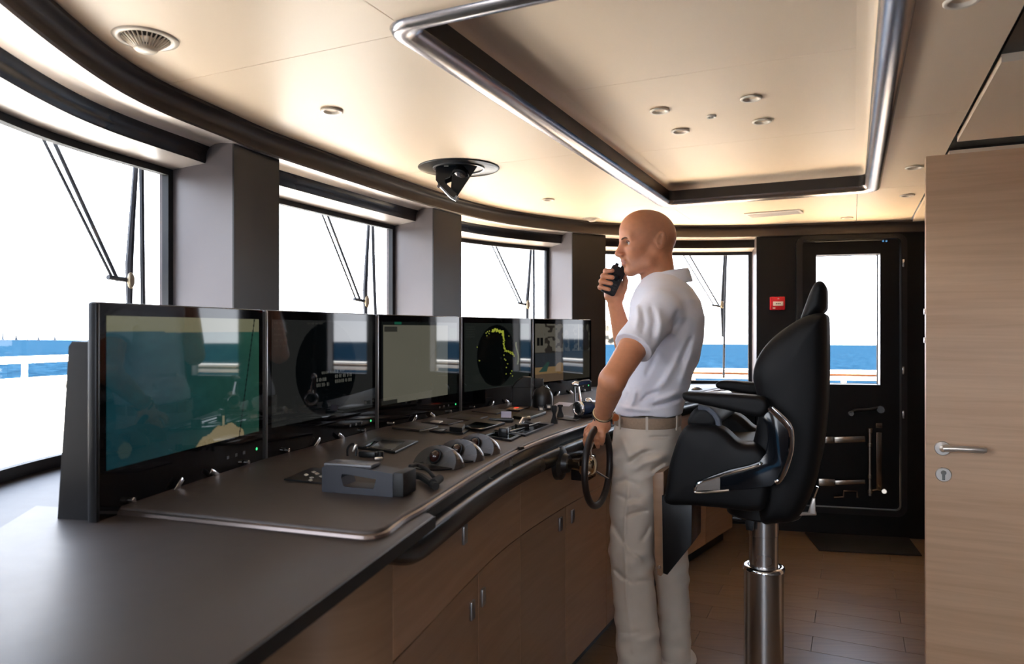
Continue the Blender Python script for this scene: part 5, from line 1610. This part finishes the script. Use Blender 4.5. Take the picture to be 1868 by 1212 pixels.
# trousers
M_trs = mat('beige_chino', srgb(206, 194, 180), 0.8, var=0.03, nscale=14, bump=0.12, bscale=600, spec=0.2)
hz_ = [.86, .90, .94, .98, 1.02, 1.045]
hcx = [Xc(x) for x in (1180, 1181, 1182, 1182, 1182, 1182)]
def leg_pts(L):
    return [np.array(x) for x in L]
legN = leg_pts([A3(1168, 830, 2.585), A3(1154, 930, 2.58), A3(1151, 1010, 2.575), A3(1158, 1100, 2.59), A3(1166, 1200, 2.60), A3(1168, 1268, 2.60)])
legNr = [.094, .084, .077, .076, .080, .084]
legF = leg_pts([A3(1200, 830, 2.77), A3(1212, 930, 2.80), A3(1222, 1010, 2.82), A3(1229, 1100, 2.84), A3(1231, 1170, 2.845), A3(1232, 1220, 2.85)])
legFr = [.092, .080, .070, .062, .062, .066]
def trouser_sdf(P):
    d = d_loft(P, hz_, hcx, [2.668]*6, [.128, .130, .130, .124, .118, .117], [.155, .172, .175, .172, .166, .165], TANG, 2.2)
    for L, r in ((legN, legNr), (legF, legFr)):
        g = d_chain(P, L, r, .0)
        g = np.maximum(g, L[-1][2]-P[:, 2])
        d = smin(d, g, .045)
    low = np.clip((1.0-P[:, 2])/.1, 0, 1)
    d = d-.0045*wrinkle(P, 62, 15, (.75, .2, .62), 1.5, .4)*low*np.clip((P[:, 2]-.1)/.6, .3, 1)
    for pts, a_, w_ in TROUSER_FOLDS:
        d = d-fold(P, pts, a_, w_)
    d = d-.0025*wrinkle(P, 110, 23, (-.5, .2, .85), 1.2, 2.2)*low
    ank = np.clip((.30-P[:, 2])/.15, 0, 1)
    d = d-.0022*np.sin(P[:, 2]*75+P[:, 0]*14)*ank
    # slanted pocket opening on the near hip
    a, b = A3(1127, 778, 2.50), A3(1141, 845, 2.50)
    d = smax(d, -d_cone(P, a, b, .0035, .0030), .003)
    return d
sdf_obj('trousers', trouser_sdf, (.28, 2.42, .05), (.80, 3.0, 1.06), 0.0038, M_trs, man, it=1)
# belt with loops and buckle
def waist(th, z, o):
    c, s = math.cos(TANG), math.sin(TANG)
    A_, B_ = .119+o, .167+o
    ca, sa = math.cos(th), math.sin(th)
    q = (abs(ca)**2.2+abs(sa)**2.2)**(-1/2.2)
    u, v = A_*ca*q, B_*sa*q
    return Vector((Xc(1182)+u*c-v*s, 2.668+u*s+v*c, z))
rows = []
for o, z in ((-.004, 1.006), (.003, 1.006), (.0045, 1.010), (.0045, 1.040), (.003, 1.044), (-.004, 1.044)):
    rows.append([waist(2*math.pi*i/64, z, o) for i in range(64)])
belt = obj('belt', MB().grid(rows, closed_u=True, closed_v=True), mat('woven_belt', srgb(158, 134, 112), 0.7, var=0.1, nscale=120, bump=0.3, bscale=400), man, smooth=50)
def band(th0, th1, z0, z1, o0, o1, n_=4):
    m = MB(); rw = []
    for o, z in ((o0, z0), (o1, z0), (o1, z1), (o0, z1)):
        rw.append([waist(th0+(th1-th0)*i/n_, z, o) for i in range(n_+1)])
    m.grid(rw, closed_u=True)
    m.f += [tuple(i*(n_+1) for i in range(4)), tuple(i*(n_+1)+n_ for i in range(3, -1, -1))]
    return m
for th in (1.60, 2.55, -2.4, .75, -.8):
    obj('belt_loop', band(th-.035, th+.035, .998, 1.052, .003, .008), M_trs, man)
obj('buckle', band(-.16, .16, 1.002, 1.048, .005, .009), mat('tan_leather', srgb(170, 92, 40), 0.4), belt)
wq = at(1124, 765, 2.50)
obj('belt_keeper', MB().lathe([(0, -.004), (.013, -.004), (.014, 0), (.013, .004), (0, .004)], 20, wq+Vector((.004, .045, 0)), Vector((-.4, -.9, 0))), MATS['tan_leather'], belt)
# bracelet and watch on the near wrist
axw = Vector(WR_L-EL_L).normalized()
wc = Vector(EL_L+(WR_L-EL_L)*.90)
a1 = axw.cross(Vector((0, 0, 1))).normalized(); a2 = axw.cross(a1)
obj('watch', MB().tube([wc+a1*math.cos(t_)*.0315+a2*math.sin(t_)*.0315 for t_ in np.linspace(0, 2*math.pi, 33)[:-1]], .0048, 8, closed=True), mat('watch_gold', (0.65, 0.52, 0.36), 0.25, metal=0.9), man)
wc2 = Vector(EL_L+(WR_L-EL_L)*.985)
obj('bracelet', MB().tube([wc2+a1*math.cos(t_)*.0300+a2*math.sin(t_)*.0300 for t_ in np.linspace(0, 2*math.pi, 33)[:-1]], .0030, 8, closed=True), M_rubber, man)
# shoes
M_shoe = mat('pale_deck_shoe', srgb(206, 196, 184), 0.6, var=0.04)
for L, yawd in ((legN, 4), (legF, -6)):
    ank = L[-1]
    fdir = np.array([-math.cos(R(12+yawd)), math.sin(R(12+yawd)), 0])
    def shoe(P, ank=ank, fdir=fdir):
        h0 = np.array((ank[0], ank[1], 0))
        d = d_cone(P, h0-fdir*.045+np.array((0, 0, .045)), h0+fdir*.09+np.array((0, 0, .038)), .038, .042)
        d = smin(d, d_cone(P, h0+fdir*.06+np.array((0, 0, .036)), h0+fdir*.155+np.array((0, 0, .026)), .044, .032), .02)
        d = smin(d, d_cone(P, h0-fdir*.03+np.array((0, 0, .05)), h0-fdir*.01+np.array((0, 0, .11)), .036, .034), .02)
        return np.maximum(d, .002-P[:, 2])
    lo_ = np.array((ank[0]-.27, ank[1]-.14, -.01)); hi_ = np.array((ank[0]+.14, ank[1]+.16, .17))
    sdf_obj('shoe', shoe, lo_, hi_, .005, M_shoe, man, it=1)

# ---- handheld radio
rc = at(1119, 512, RY)
rt = thing('handheld_radio', 'black handheld radio held to the man\'s mouth', 'radio', rc)
ra_ = math.atan2(24.0, 50.0)            # leans to the right at the top
MR = Matrix.Translation(rc) @ Matrix.Rotation(ra_, 4, 'Y')
obj('case', MB().box((0, 0, 0), (.056, .034, .112), .008, 3, M=MR), M_blackmat, rt)
obj('antenna', MB().cyl(MR @ Vector((.010, 0, .05)), MR @ Vector((.010, 0, .078)), .0075, .0065, n=14, bev=.002), M_rubber, rt)
obj('knob', MB().cyl(MR @ Vector((-.014, 0, .05)), MR @ Vector((-.014, 0, .066)), .007, n=14, bev=.0015), M_rubber, rt)
obj('display', MB().box((0, 0, 0), (.036, .002, .024), .001, M=MR @ Matrix.Translation((0, -.0175, .012))), M_gloss, rt)
for kx in (-1, 0, 1):
    for kz in range(3):
        obj('key', MB().box((0, 0, 0), (.009, .003, .006), .001, M=MR @ Matrix.Translation((kx*.013, -.0175, -.014-kz*.011))), mat('key_grey', srgb(44, 44, 46), .5), rt)
# ------------------------------------------------------------------ steering wheel
VF = Vector((-CA, SA, 0))              # forward, to the windows
UA = Vector((SA, CA, 0))               # athwart, away from the camera
wh = thing('steering_wheel', 'small dark leather steering wheel under the man\'s lowered hand', 'steering wheel', WC)
RW = .133
ring = [WC+UA*math.cos(a)*RW+Vector((0, 0, 1))*math.sin(a)*RW for a in np.linspace(0, 2*math.pi, 57)[:-1]]
obj('rim', MB().tube(ring, .0115, 12, closed=True, up=(1, 0, 0)), mat('dark_leather', srgb(34, 24, 21), .42, var=.12, nscale=40, bump=.1, bscale=400), wh, smooth=80)
M_pol = mat('polished_brass_steel', (0.80, 0.66, 0.46), .12, metal=1.0, var=.05)
hub_c = WC+VF*.035
obj('hub', MB().lathe([(0, .030), (.020, .028), (.034, .018), (.040, 0), (.036, -.02), (.022, -.03), (.014, -.09), (.014, -.12)], 28, hub_c, -VF), M_pol, wh, smooth=60)
for k in range(3):
    a = R(90+120*k)
    e = WC+UA*math.cos(a)*(RW-.006)+Vector((0, 0, 1))*math.sin(a)*(RW-.006)
    m_ = hub_c+UA*math.cos(a)*.055+Vector((0, 0, 1))*math.sin(a)*.055
    obj('spoke', MB().tube([hub_c+UA*math.cos(a)*.02+Vector((0, 0, 1))*math.sin(a)*.02-VF*.01, m_-VF*.006, e], [.011, .009, .007], 10, flat=.6), M_chrome, wh)
obj('flange', MB().lathe([(0, .03), (.030, .03), (.036, .012), (.058, .004), (.060, -.012), (0, -.012)], 32, uv(2.34, .925, .888), -VF), M_black, wh, smooth=50)
# control box on the fascia behind the wheel
fb = thing('fascia_control_box', 'small black control box on the console front behind the steering wheel', 'control box', uv(2.55, .93, .80))
obj('case', uvbox(MB(), 2.50, 2.60, .885, .950, .795, .880, .004), M_gloss, fb)
obj('dial', MB().lathe([(0, .008), (.022, .007), (.026, .002), (.027, 0)], 24, uv(2.55, .885, .842), -VF), M_chrome, fb, smooth=60)

# ------------------------------------------------------------------ things lying on the console
ZT = ZS+.0006
def zq(pts, z=ZT):
    return [on_z(a, b, z) for a, b in pts]
def slab(name, label, cat, pts, h, m, bev=.002, group=None, raise_z=0.0):
    P = zq(pts)
    c = sum((p for p in P), Vector())/len(P)
    t = thing(name, label, cat, c, group=group)
    obj('plate', MB().prism([tuple(p.xy) for p in P], ZT+raise_z, ZT+raise_z+h, bev), m, t)
    return t
def on_slab(parent, name, pts, z0, h, m, bev=.0008):
    P = zq(pts, ZT+z0)
    return obj(name, MB().prism([tuple(p.xy) for p in P], ZT+z0, ZT+z0+h, bev), m, parent)
M_pl = mat('panel_plastic', srgb(15, 15, 16), .38, var=.06)
M_taupe = mat('panel_taupe', srgb(44, 39, 37), .4, var=.04)
M_grey = mat('display_grey', srgb(78, 78, 80), .2, var=.05)
M_keyw = mat('key_white', srgb(180, 178, 172), .45)
# radio-telephone handset in its cradle
a, b = on_z(589, 897, ZT), on_z(718, 907, ZT)
d = (b-a); L = d.length; hz0 = math.atan2(d.y, d.x)
hs_ = thing('radio_handset', 'blue-grey boxy radio handset with a grip opening on the near console', 'handset', (a+b)/2, hz0)
M_hs = mat('slate_plastic', srgb(25, 28, 39), .38, var=.05)
def frame_xz(outer, inner, y0, y1):
    """plate with an opening, outline in x-z"""
    rows = [[(x, y0, z) for x, z in outer], [(x, y1, z) for x, z in outer], [(x, y1, z) for x, z in inner], [(x, y0, z) for x, z in inner]]
    return MB().grid(rows, closed_u=True, closed_v=True)
h = L/2
out_ = [(-h, .0), (-h*.4, .0), (h*.3, .0), (h, .0), (h, .030), (h, .050), (h*.3, .056), (-h*.35, .060), (-h*.85, .060), (-h, .054)]
inn_ = [(-h*.38, .016), (-h*.25, .0145), (h*.1, .0145), (h*.46, .0145), (h*.50, .022), (h*.54, .036), (h*.2, .038), (-h*.2, .042), (-h*.42, .042), (-h*.45, .034)]
obj('grip_frame', frame_xz(out_, inn_, -.004, .050), M_hs, hs_, local=True, smooth=30)
obj('cap', MB().prism([(-h*.97, .0), (h*.35, .004), (h*.35, .048), (-h*.97, .048)], .055, .064, .004), mat('slate_light', srgb(78, 77, 82), .32), hs_, local=True)
obj('end_cap', MB().box((h+.012, .029, .027), (.026, .066, .052), .004), M_blackmat, hs_, local=True)
obj('cradle', MB().box((.0, .03, .002), (L*.9, .05, .004), .001), M_black, hs_, local=True)
# its coiled lead with plug
cd = thing('handset_lead', 'black lead and plug running from the handset to the console edge', 'cable', on_z(790, 885, ZT))
pts = [on_z(748, 874, ZT)+Vector((0, 0, .03)), on_z(762, 868, ZT)+Vector((0, 0, .025)), on_z(780, 872, ZT)+Vector((0, 0, .018)), on_z(793, 882, ZT)+Vector((0, 0, .012))]
obj('lead', MB().tube(catmull(pts, 6), .0045, 10), M_rubber, cd)
pts = [on_z(748, 880, ZT)+Vector((0, 0, .016)), on_z(768, 880, ZT)+Vector((0, 0, .013)), on_z(786, 890, ZT)+Vector((0, 0, .010)), on_z(795, 896, ZT)+Vector((0, 0, .010))]
obj('coil', MB().tube(catmull(pts, 6), .0085, 10), M_rubber, cd)
q0, q1 = on_z(789, 893, ZT)+Vector((0, 0, .012)), on_z(803, 884, ZT)+Vector((0, 0, .014))
obj('plug', MB().cyl(q0, q1, .011, .0095, n=14, bev=.002), M_rubber, cd)
# keypad beside the handset
kp = slab('membrane_keypad', 'flat black keypad plate left of the radio handset', 'keypad', ((518, 877), (568, 856), (650, 862), (606, 886)), .004, M_pl)
for x, y in ((558, 867), (568, 872), (578, 865), (572, 862), (586, 870), (566, 877)):
    on_slab(kp, 'key', ((x-4, y), (x+1, y-2), (x+5, y), (x, y+2)), .004, .0015, M_keyw)
# chart tablet and its microphone bracket
tb = slab('touch_display', 'flat black console display with a pale grey screen behind the handset', 'display', ((651, 819), (688, 800.5), (763, 808), (721, 828)), .007, M_pl)
on_slab(tb, 'screen', ((676, 817), (697, 803), (739, 806.5), (714, 821)), .007, .0008, M_grey)
on_slab(tb, 'side_screen', ((661, 817), (683, 805), (692, 806), (671, 818.5)), .007, .0008, M_gloss)
mk = thing('microphone_bracket', 'small black microphone bracket with a hook behind the handset', 'bracket', on_z(645, 832, ZT))
b0 = on_z(634, 832, ZT)
obj('hook', MB().tube(catmull([b0, b0+Vector((0, 0, .020)), b0+Vector((.010, .004, .032)), b0+Vector((.020, .004, .030)), b0+Vector((.024, .002, .014)), b0+Vector((.024, 0, 0))], 5), .0036, 8), M_black, mk)
obj('clip', MB().box((0, 0, 0), (.006, .010, .022), .001, M=Matrix.Translation(b0+Vector((.020, .0, .022))) @ Matrix.Rotation(.4, 4, 'Y')), M_satin, mk)
c = on_z(672, 834, ZT)
obj('socket', MB().box((c.x, c.y, ZT+.008), (.052, .022, .016), .003, rz=hz0), M_pl, mk)
c = on_z(694, 836, ZT)
obj('knob', MB().cyl((c.x, c.y, ZT), (c.x, c.y, ZT+.019), .009, n=16, bev=.002), M_black, mk)
c = on_z(690, 840, ZT)
obj('switch', MB().box((c.x, c.y+.004, ZT+.004), (.022, .007, .008), .002, rz=.3), M_satin, mk)
# trackball domes
M_dome = mat('dome_satin', srgb(86, 79, 74), .28, metal=.5, var=.03)
def dome(px, py, lab):
    c = on_z(px, py, ZT)
    t = thing('trackball', lab, 'trackball', (c.x, c.y, ZT), math.atan2(SA, -CA), group='domed trackballs on the console')
    bmh = bmesh.new()
    bmesh.ops.create_uvsphere(bmh, u_segments=40, v_segments=24, radius=1.0)
    for v in bmh.verts:
        v.co = Vector((v.co.x*.076, v.co.y*.060, v.co.z*.054))
    g = bmh.verts[:]+bmh.edges[:]+bmh.faces[:]
    r_ = bmesh.ops.bisect_plane(bmh, geom=g, plane_co=(0, 0, 0), plane_no=(0, 0, -1), clear_outer=True)
    bmesh.ops.contextual_create(bmh, geom=[e for e in r_['geom_cut'] if isinstance(e, bmesh.types.BMEdge)])
    g = bmh.verts[:]+bmh.edges[:]+bmh.faces[:]
    nn = Vector((-.12, -.86, .50))        # slanted face towards the camera side
    nn = Vector((.18, .86, .48))
    r_ = bmesh.ops.bisect_plane(bmh, geom=g, plane_co=nn*.012, plane_no=nn, clear_outer=True)
    bmesh.ops.contextual_create(bmh, geom=[e for e in r_['geom_cut'] if isinstance(e, bmesh.types.BMEdge)])
    obj('shell', MB().bm(bmh), M_dome, t, local=True, smooth=40)
    obj('base', MB().lathe([(0, -.0), (.066, -.0), (.067, .003), (.0, .0032)], 40, ex=1.0), M_black, t, local=True)
    fc = nn.normalized()*.010+Vector((0.0, -.004, .020))
    obj('ball', MB().lathe([(.016*math.cos(R(x)), .016*math.sin(R(x))) for x in range(-90, 91, 15)], 24, fc), mat('ball_ruby', srgb(48, 20, 18), .06, var=.1, coat=.5), t, local=True, smooth=80)
    obj('ball_ring', MB().lathe([(.0165, -.002), (.0165, .0035), (.0195, .0035), (.0205, 0)], 28, fc, nn), M_black, t, local=True, smooth=60)
    return t
t1 = dome(797, 850, 'trackball dome nearest the handset, first of three')
t2 = dome(836, 837, 'middle one of the three trackball domes')
t3 = dome(868, 825, 'trackball dome farthest from the handset, third of three')
# panels
G = 'flush panels on the helm console'
p_ = slab('console_module', 'thin taupe panel below the third monitor, leftmost of the panels', 'control panel', ((715, 783), (754, 773), (800, 780), (766, 788)), .008, M_taupe, group=G)
on_slab(p_, 'edge_strip', ((764, 786.5), (799, 778.5), (800, 780), (766, 788)), .008, .001, M_alu)
p_ = slab('console_module', 'thin dark panel with a silver key bar, behind the leftmost panel', 'control panel', ((768, 772), (795, 764), (845, 770), (818, 777)), .006, M_taupe, group=G)
on_slab(p_, 'key_bar', ((784, 771), (792, 768), (808, 770), (801, 773)), .006, .004, M_satin)
p_ = slab('console_module', 'black keypad with a raised block, in front of the silver key bar panel', 'control panel', ((783, 788), (804, 781), (858, 786), (845, 793)), .006, M_pl, group=G)
on_slab(p_, 'raised_block', ((820, 787), (829, 780), (848, 782), (843, 789.5)), .006, .016, M_pl, .002)
on_slab(p_, 'key_row', ((792, 786.5), (803, 782.5), (816, 784), (806, 788)), .006, .002, M_grey)
p_ = slab('console_module', 'large black panel in the middle of the console behind the trackballs', 'control panel', ((834, 781), (866, 767), (921, 775), (878, 787)), .010, M_pl, group=G)
on_slab(p_, 'glass', ((845, 780), (868, 770), (908, 775), (877, 784)), .010, .0008, M_gloss)
p_ = slab('console_module', 'grey panel directly below the fourth monitor', 'control panel', ((815, 765), (842, 757), (890, 762), (862, 769.5)), .006, M_taupe, group=G)
p_ = slab('console_module', 'long taupe panel at the foot of the fourth monitor, farthest left of two', 'control panel', ((860, 752), (882, 745), (928, 750), (906, 757)), .006, M_taupe, group=G)
p_ = slab('console_module', 'small panel with glowing red keys below the fourth monitor', 'control panel', ((912, 749), (930, 741), (966, 745), (948, 751)), .007, M_pl, group=G)
on_slab(p_, 'key_field', ((922, 747), (933, 742.5), (956, 745), (945, 749)), .007, .001, mat('key_cream', srgb(150, 120, 96), .5))
on_slab(p_, 'red_key', ((937, 745), (941, 743.5), (947, 744), (943, 745.7)), .008, .002, mat('red_key', srgb(200, 40, 30), .4, emit=(.8, .06, .03), estr=.4))
p_ = slab('console_module', 'black slab panel beside the white note, below the fifth monitor', 'control panel', ((936, 764), (955, 752), (996, 756), (962, 768)), .012, M_pl, group=G)
nt_ = thing('note_card', 'small lilac-white card standing on a black holder on the console', 'card', on_z(915, 771, ZT))
c = on_z(914, 770, ZT); dn = Vector((1, -.2, 0)).normalized()
obj('holder', MB().box((c.x, c.y, ZT+.008), (.095, .018, .016), .004, rz=-.12), M_black, nt_)
c2 = at(923.5, 761.5, c.y+.012)
obj('card', MB().box((0, 0, 0), (.040, .0015, .024), 0, M=Matrix.Translation((c2.x, c2.y, ZT+.027)) @ Matrix.Rotation(-.12, 4, 'Z') @ Matrix.Rotation(-.15, 4, 'X')), mat('lilac_paper', srgb(196, 192, 214), .6), nt_)
# two framed controllers near the console edge
def framed(lab, pts, ins):
    P = zq(pts); c = sum(P, Vector())/4
    t = thing('framed_controller', lab, 'control panel', c, group='framed controllers at the console edge')
    inner = [c+(p-c)*ins for p in P]
    rows = [[p+Vector((0, 0, z)) for p in ring_] for ring_, z in ((P, 0), (P, .006), (inner, .006), (inner, .003))]
    obj('frame', MB().grid(rows, closed_v=True), mat('frame_gunmetal', srgb(46, 44, 46), .3, metal=.5), t, smooth=0)
    obj('inset', MB().prism([tuple(p.xy) for p in inner], ZT, ZT+.0035), M_gloss, t)
    return t, P, c
t, P, c = framed('framed controller with a square knob nearest the trackballs', ((877, 797), (900, 789), (951, 797), (932, 806)), .78)
obj('knob', MB().box((c.x+.008, c.y, ZT+.016), (.030, .030, .030), .005, rz=hz0), M_black, t)
t, P, c = framed('framed controller with a lever, farther along the console edge', ((902, 788), (960, 772), (1010, 776), (958, 797)), .84)
obj('lever_base', MB().box((c.x-.012, c.y, ZT+.010), (.050, .024, .018), .004, rz=.5), M_pl, t)
obj('lever', MB().tube([c+Vector((-.02, 0, .016)), c+Vector((-.008, .01, .034)), c+Vector((.016, .02, .034))], [.008, .008, .010], 10), M_chrome, t)
obj('divider', MB().tube([P[0].lerp(P[3], .5)+Vector((0, 0, .009)), P[1].lerp(P[2], .5)+Vector((0, 0, .006))], .003, 6), MATS['frame_gunmetal'], t)
# covered instruments
cb = thing('covered_instrument', 'tall black covered box standing before the fourth and fifth monitors', 'instrument', on_z(952, 741, ZT))
c = on_z(952, 741, ZT); sc_ = c.y/F
obj('cover', MB().prism([(-18*sc_, 0), (17*sc_, 0), (17*sc_, 53*sc_), (2*sc_, 54*sc_), (-9*sc_, 46*sc_), (-17*sc_, 36*sc_)], -.035, .035, .006, M=Matrix.Translation(c) @ XZ), M_blackmat, cb)
obj('seam', MB().tube([c+Vector((-17*sc_, -.035, 35*sc_)), c+Vector((17*sc_, -.035, 35*sc_))], .0015, 6), M_rubber, cb)
jb = thing('joystick_hood', 'black bottle-shaped joystick hood with a narrow square neck', 'joystick', on_z(990, 744, ZT))
c = on_z(990, 743, ZT); sc_ = c.y/F
obj('hood', MB().lathe([(0, 0), (18*sc_, 0), (18.5*sc_, 4*sc_), (18*sc_, 20*sc_), (15*sc_, 31*sc_), (9*sc_, 37*sc_), (8*sc_, 40*sc_), (0, 40*sc_)], 32, c), M_pl, jb, smooth=50)
obj('neck', MB().box((c.x-7*sc_, c.y, c.z+44*sc_), (16*sc_, 16*sc_, 17*sc_), .004), M_blackmat, jb)
obj('chrome_bow', MB().tube(catmull([c+Vector((4*sc_, -17*sc_, 38*sc_)), c+Vector((13*sc_, -13*sc_, 33*sc_)), c+Vector((19*sc_, -6*sc_, 20*sc_)), c+Vector((19.5*sc_, -4*sc_, 2*sc_))], 5), .0028, 8), M_chrome, jb)
for px, py in ((987, 752), (1001, 748)):
    c = on_z(px, py, ZT)
    kb = thing('label_key', 'small black key block with a white label, %s of a pair by the joystick hood' % ('left' if px < 990 else 'right'), 'key', c, group='labelled keys by the joystick hood')
    obj('block', MB().box((c.x, c.y, c.z+.012), (.022, .020, .024), .002), M_pl, kb)
    obj('label', MB().box((c.x, c.y-.0105, c.z+.014), (.013, .001, .011), 0), MATS['white_plastic'], kb)
for i, (px, py, hgt) in enumerate(((1011, 773, 33), (1022, 762, 22))):
    c = on_z(px, py, ZT); sc_ = c.y/F
    lv = thing('control_lever', ('taller black T-grip lever before the throttle' if i == 0 else 'shorter black T-grip lever just behind the taller one'), 'lever', c, group='black T-grip levers')
    obj('boot', MB().lathe([(0, 0), (6.5*sc_, 0), (6*sc_, 5*sc_), (3.5*sc_, 12*sc_), (2.6*sc_, 17*sc_)], 18, c), M_rubber, lv, smooth=50)
    obj('grip', MB().lathe([(2.4*sc_, 15*sc_), (3.2*sc_, 19*sc_), (5*sc_, 23*sc_), (5.2*sc_, (hgt-2)*sc_), (4*sc_, hgt*sc_), (0, hgt*sc_)], 18, c), M_blackmat, lv, smooth=50)
slab('console_module', 'thin dark plate at the foot of the throttle and levers', 'control panel', ((1013, 765), (1028, 759), (1062, 763), (1050, 769)), .004, M_pl, group=G)
slab('chart_slip', 'pale paper slip lying behind the black levers', 'paper', ((1008, 741), (1020, 734), (1046, 736), (1038, 742)), .0015, mat('lilac_paper2', srgb(176, 176, 196), .5), .0004)
# throttle: drum with ringed end and a bowed chrome handle
tc_ = on_z(1066, 762, ZT); sc_ = tc_.y/F
th = thing('throttle', 'chrome and blue-black engine throttle with a bowed handle, beside the man\'s arm', 'throttle', tc_)
ctr = tc_+Vector((0, 0, 17*sc_))
axd = Vector((.80, .60, 0)).normalized()
M_navy = mat('navy_metal', srgb(40, 56, 84), .22, metal=.5, var=.04)
obj('drum', MB().cyl(ctr-axd*.030, ctr+axd*.055, .029, n=32, bev=.003), M_navy, th, smooth=50)
e0 = ctr-axd*.031
obj('end_ring', MB().lathe([(.020, .0), (.022, .006), (.027, .008), (.031, .005), (.032, -.004), (.030, -.006)], 36, e0, -axd), M_chrome, th, smooth=60)
obj('end_disc', MB().lathe([(0, .0025), (.019, .003), (.020, 0)], 30, e0, -axd), M_blackmat, th)
obj('bezel_ring', MB().lathe([(.015, .003), (.0155, .006), (.018, .006), (.019, .003)], 30, e0, -axd), M_chrome, th, smooth=60)
obj('pedestal', MB().box((ctr.x+.012, ctr.y+.010, ZT+.007), (.10, .050, .014), .004, rz=math.atan2(axd.y, axd.x)), M_pl, th)
g0, g1 = at(1053, 702, ctr.y-.01), at(1074, 697, ctr.y+.03)
obj('grip', MB().tube([g0-Vector((.010, 0, -.002)), g0, g0.lerp(g1, .5)+Vector((0, 0, .002)), g1, g1+Vector((.008, 0, -.004))], [.006, .0105, .0115, .0105, .006], 14), M_navy, th)
obj('grip_cap', MB().tube([g0+Vector((-.022, -.004, .001)), g0+Vector((-.010, 0, .003)), g0+Vector((0.004, 0, .0))], [.005, .011, .0115], 14), M_chrome, th)
obj('lever_arm', MB().tube([e0+Vector((.006, 0, .026)), g0+Vector((.004, .002, -.008))], [.0065, .005], 10), M_chrome, th)
obj('lever_arm', MB().tube([e0+Vector((-.012, .01, .024)), g0+Vector((-.010, .006, -.006))], [.004, .004], 8), M_chrome, th)
obj('dome_knob', MB().lathe([(0, .014), (.010, .012), (.016, .005), (.017, 0)], 24, ctr+axd*.02+Vector((0, 0, .027))), M_chrome, th, smooth=60)
for z_ in (.0, .9, 1.8):
    pass
# on the far worktop: chart sheet, hand-held mouse and lead
sh_ = [on_z(a, b, ZW+.0005) for a, b in ((1265, 705), (1312, 704), (1335, 716), (1285, 719))]
tag(obj('chart_sheet', MB().prism([tuple(p.xy) for p in sh_], ZW-.0015, ZW+.0005), MATS['white_plastic']), 'white paper sheet on the far worktop behind the armrests', 'paper')
c = on_z(1271, 716, ZW)
ms = thing('computer_mouse', 'grey computer mouse on the far worktop beside the man\'s back', 'mouse', c)
bmh = bmesh.new(); bmesh.ops.create_uvsphere(bmh, u_segments=24, v_segments=14, radius=1)
for v in bmh.verts:
    v.co = Vector((v.co.x*.05, v.co.y*.030, max(0, v.co.z)*.034))
obj('shell', MB().bm(bmh, Matrix.Translation(c) @ Matrix.Rotation(.6, 4, 'Z')), M_grey, ms, smooth=60)
obj('lead', MB().tube(catmull([c+Vector((.04, .02, .006)), c+Vector((.09, .05, .004)), c+Vector((.16, .05, .004)), c+Vector((.22, .12, .004))], 5), .0025, 6), M_rubber, ms)
# small latch on the console edge
s = FRONT.s_u(1.99)
lt = FRONT.pt(s, .004, ZS-.004)
obj('edge_latch', MB().box((lt.x, lt.y, lt.z), (.022, .014, .010), .003, rz=.9), M_black, HW)

# chrome corner bracket and screw where the console meets the foreground worktop
c = on_z(190, 928, ZW)
cbk = thing('corner_bracket', 'small chrome bracket at the left corner of the raised console', 'bracket', c)
obj('foot', MB().box((c.x+.004, c.y+.004, ZW+.008), (.030, .018, .014), .003, rz=-.3), M_chrome, cbk)
obj('screw', MB().cyl((c.x+.006, c.y-.004, ZW+.014), (c.x+.006, c.y-.004, ZW+.020), .006, n=12, bev=.001), M_chrome, cbk)
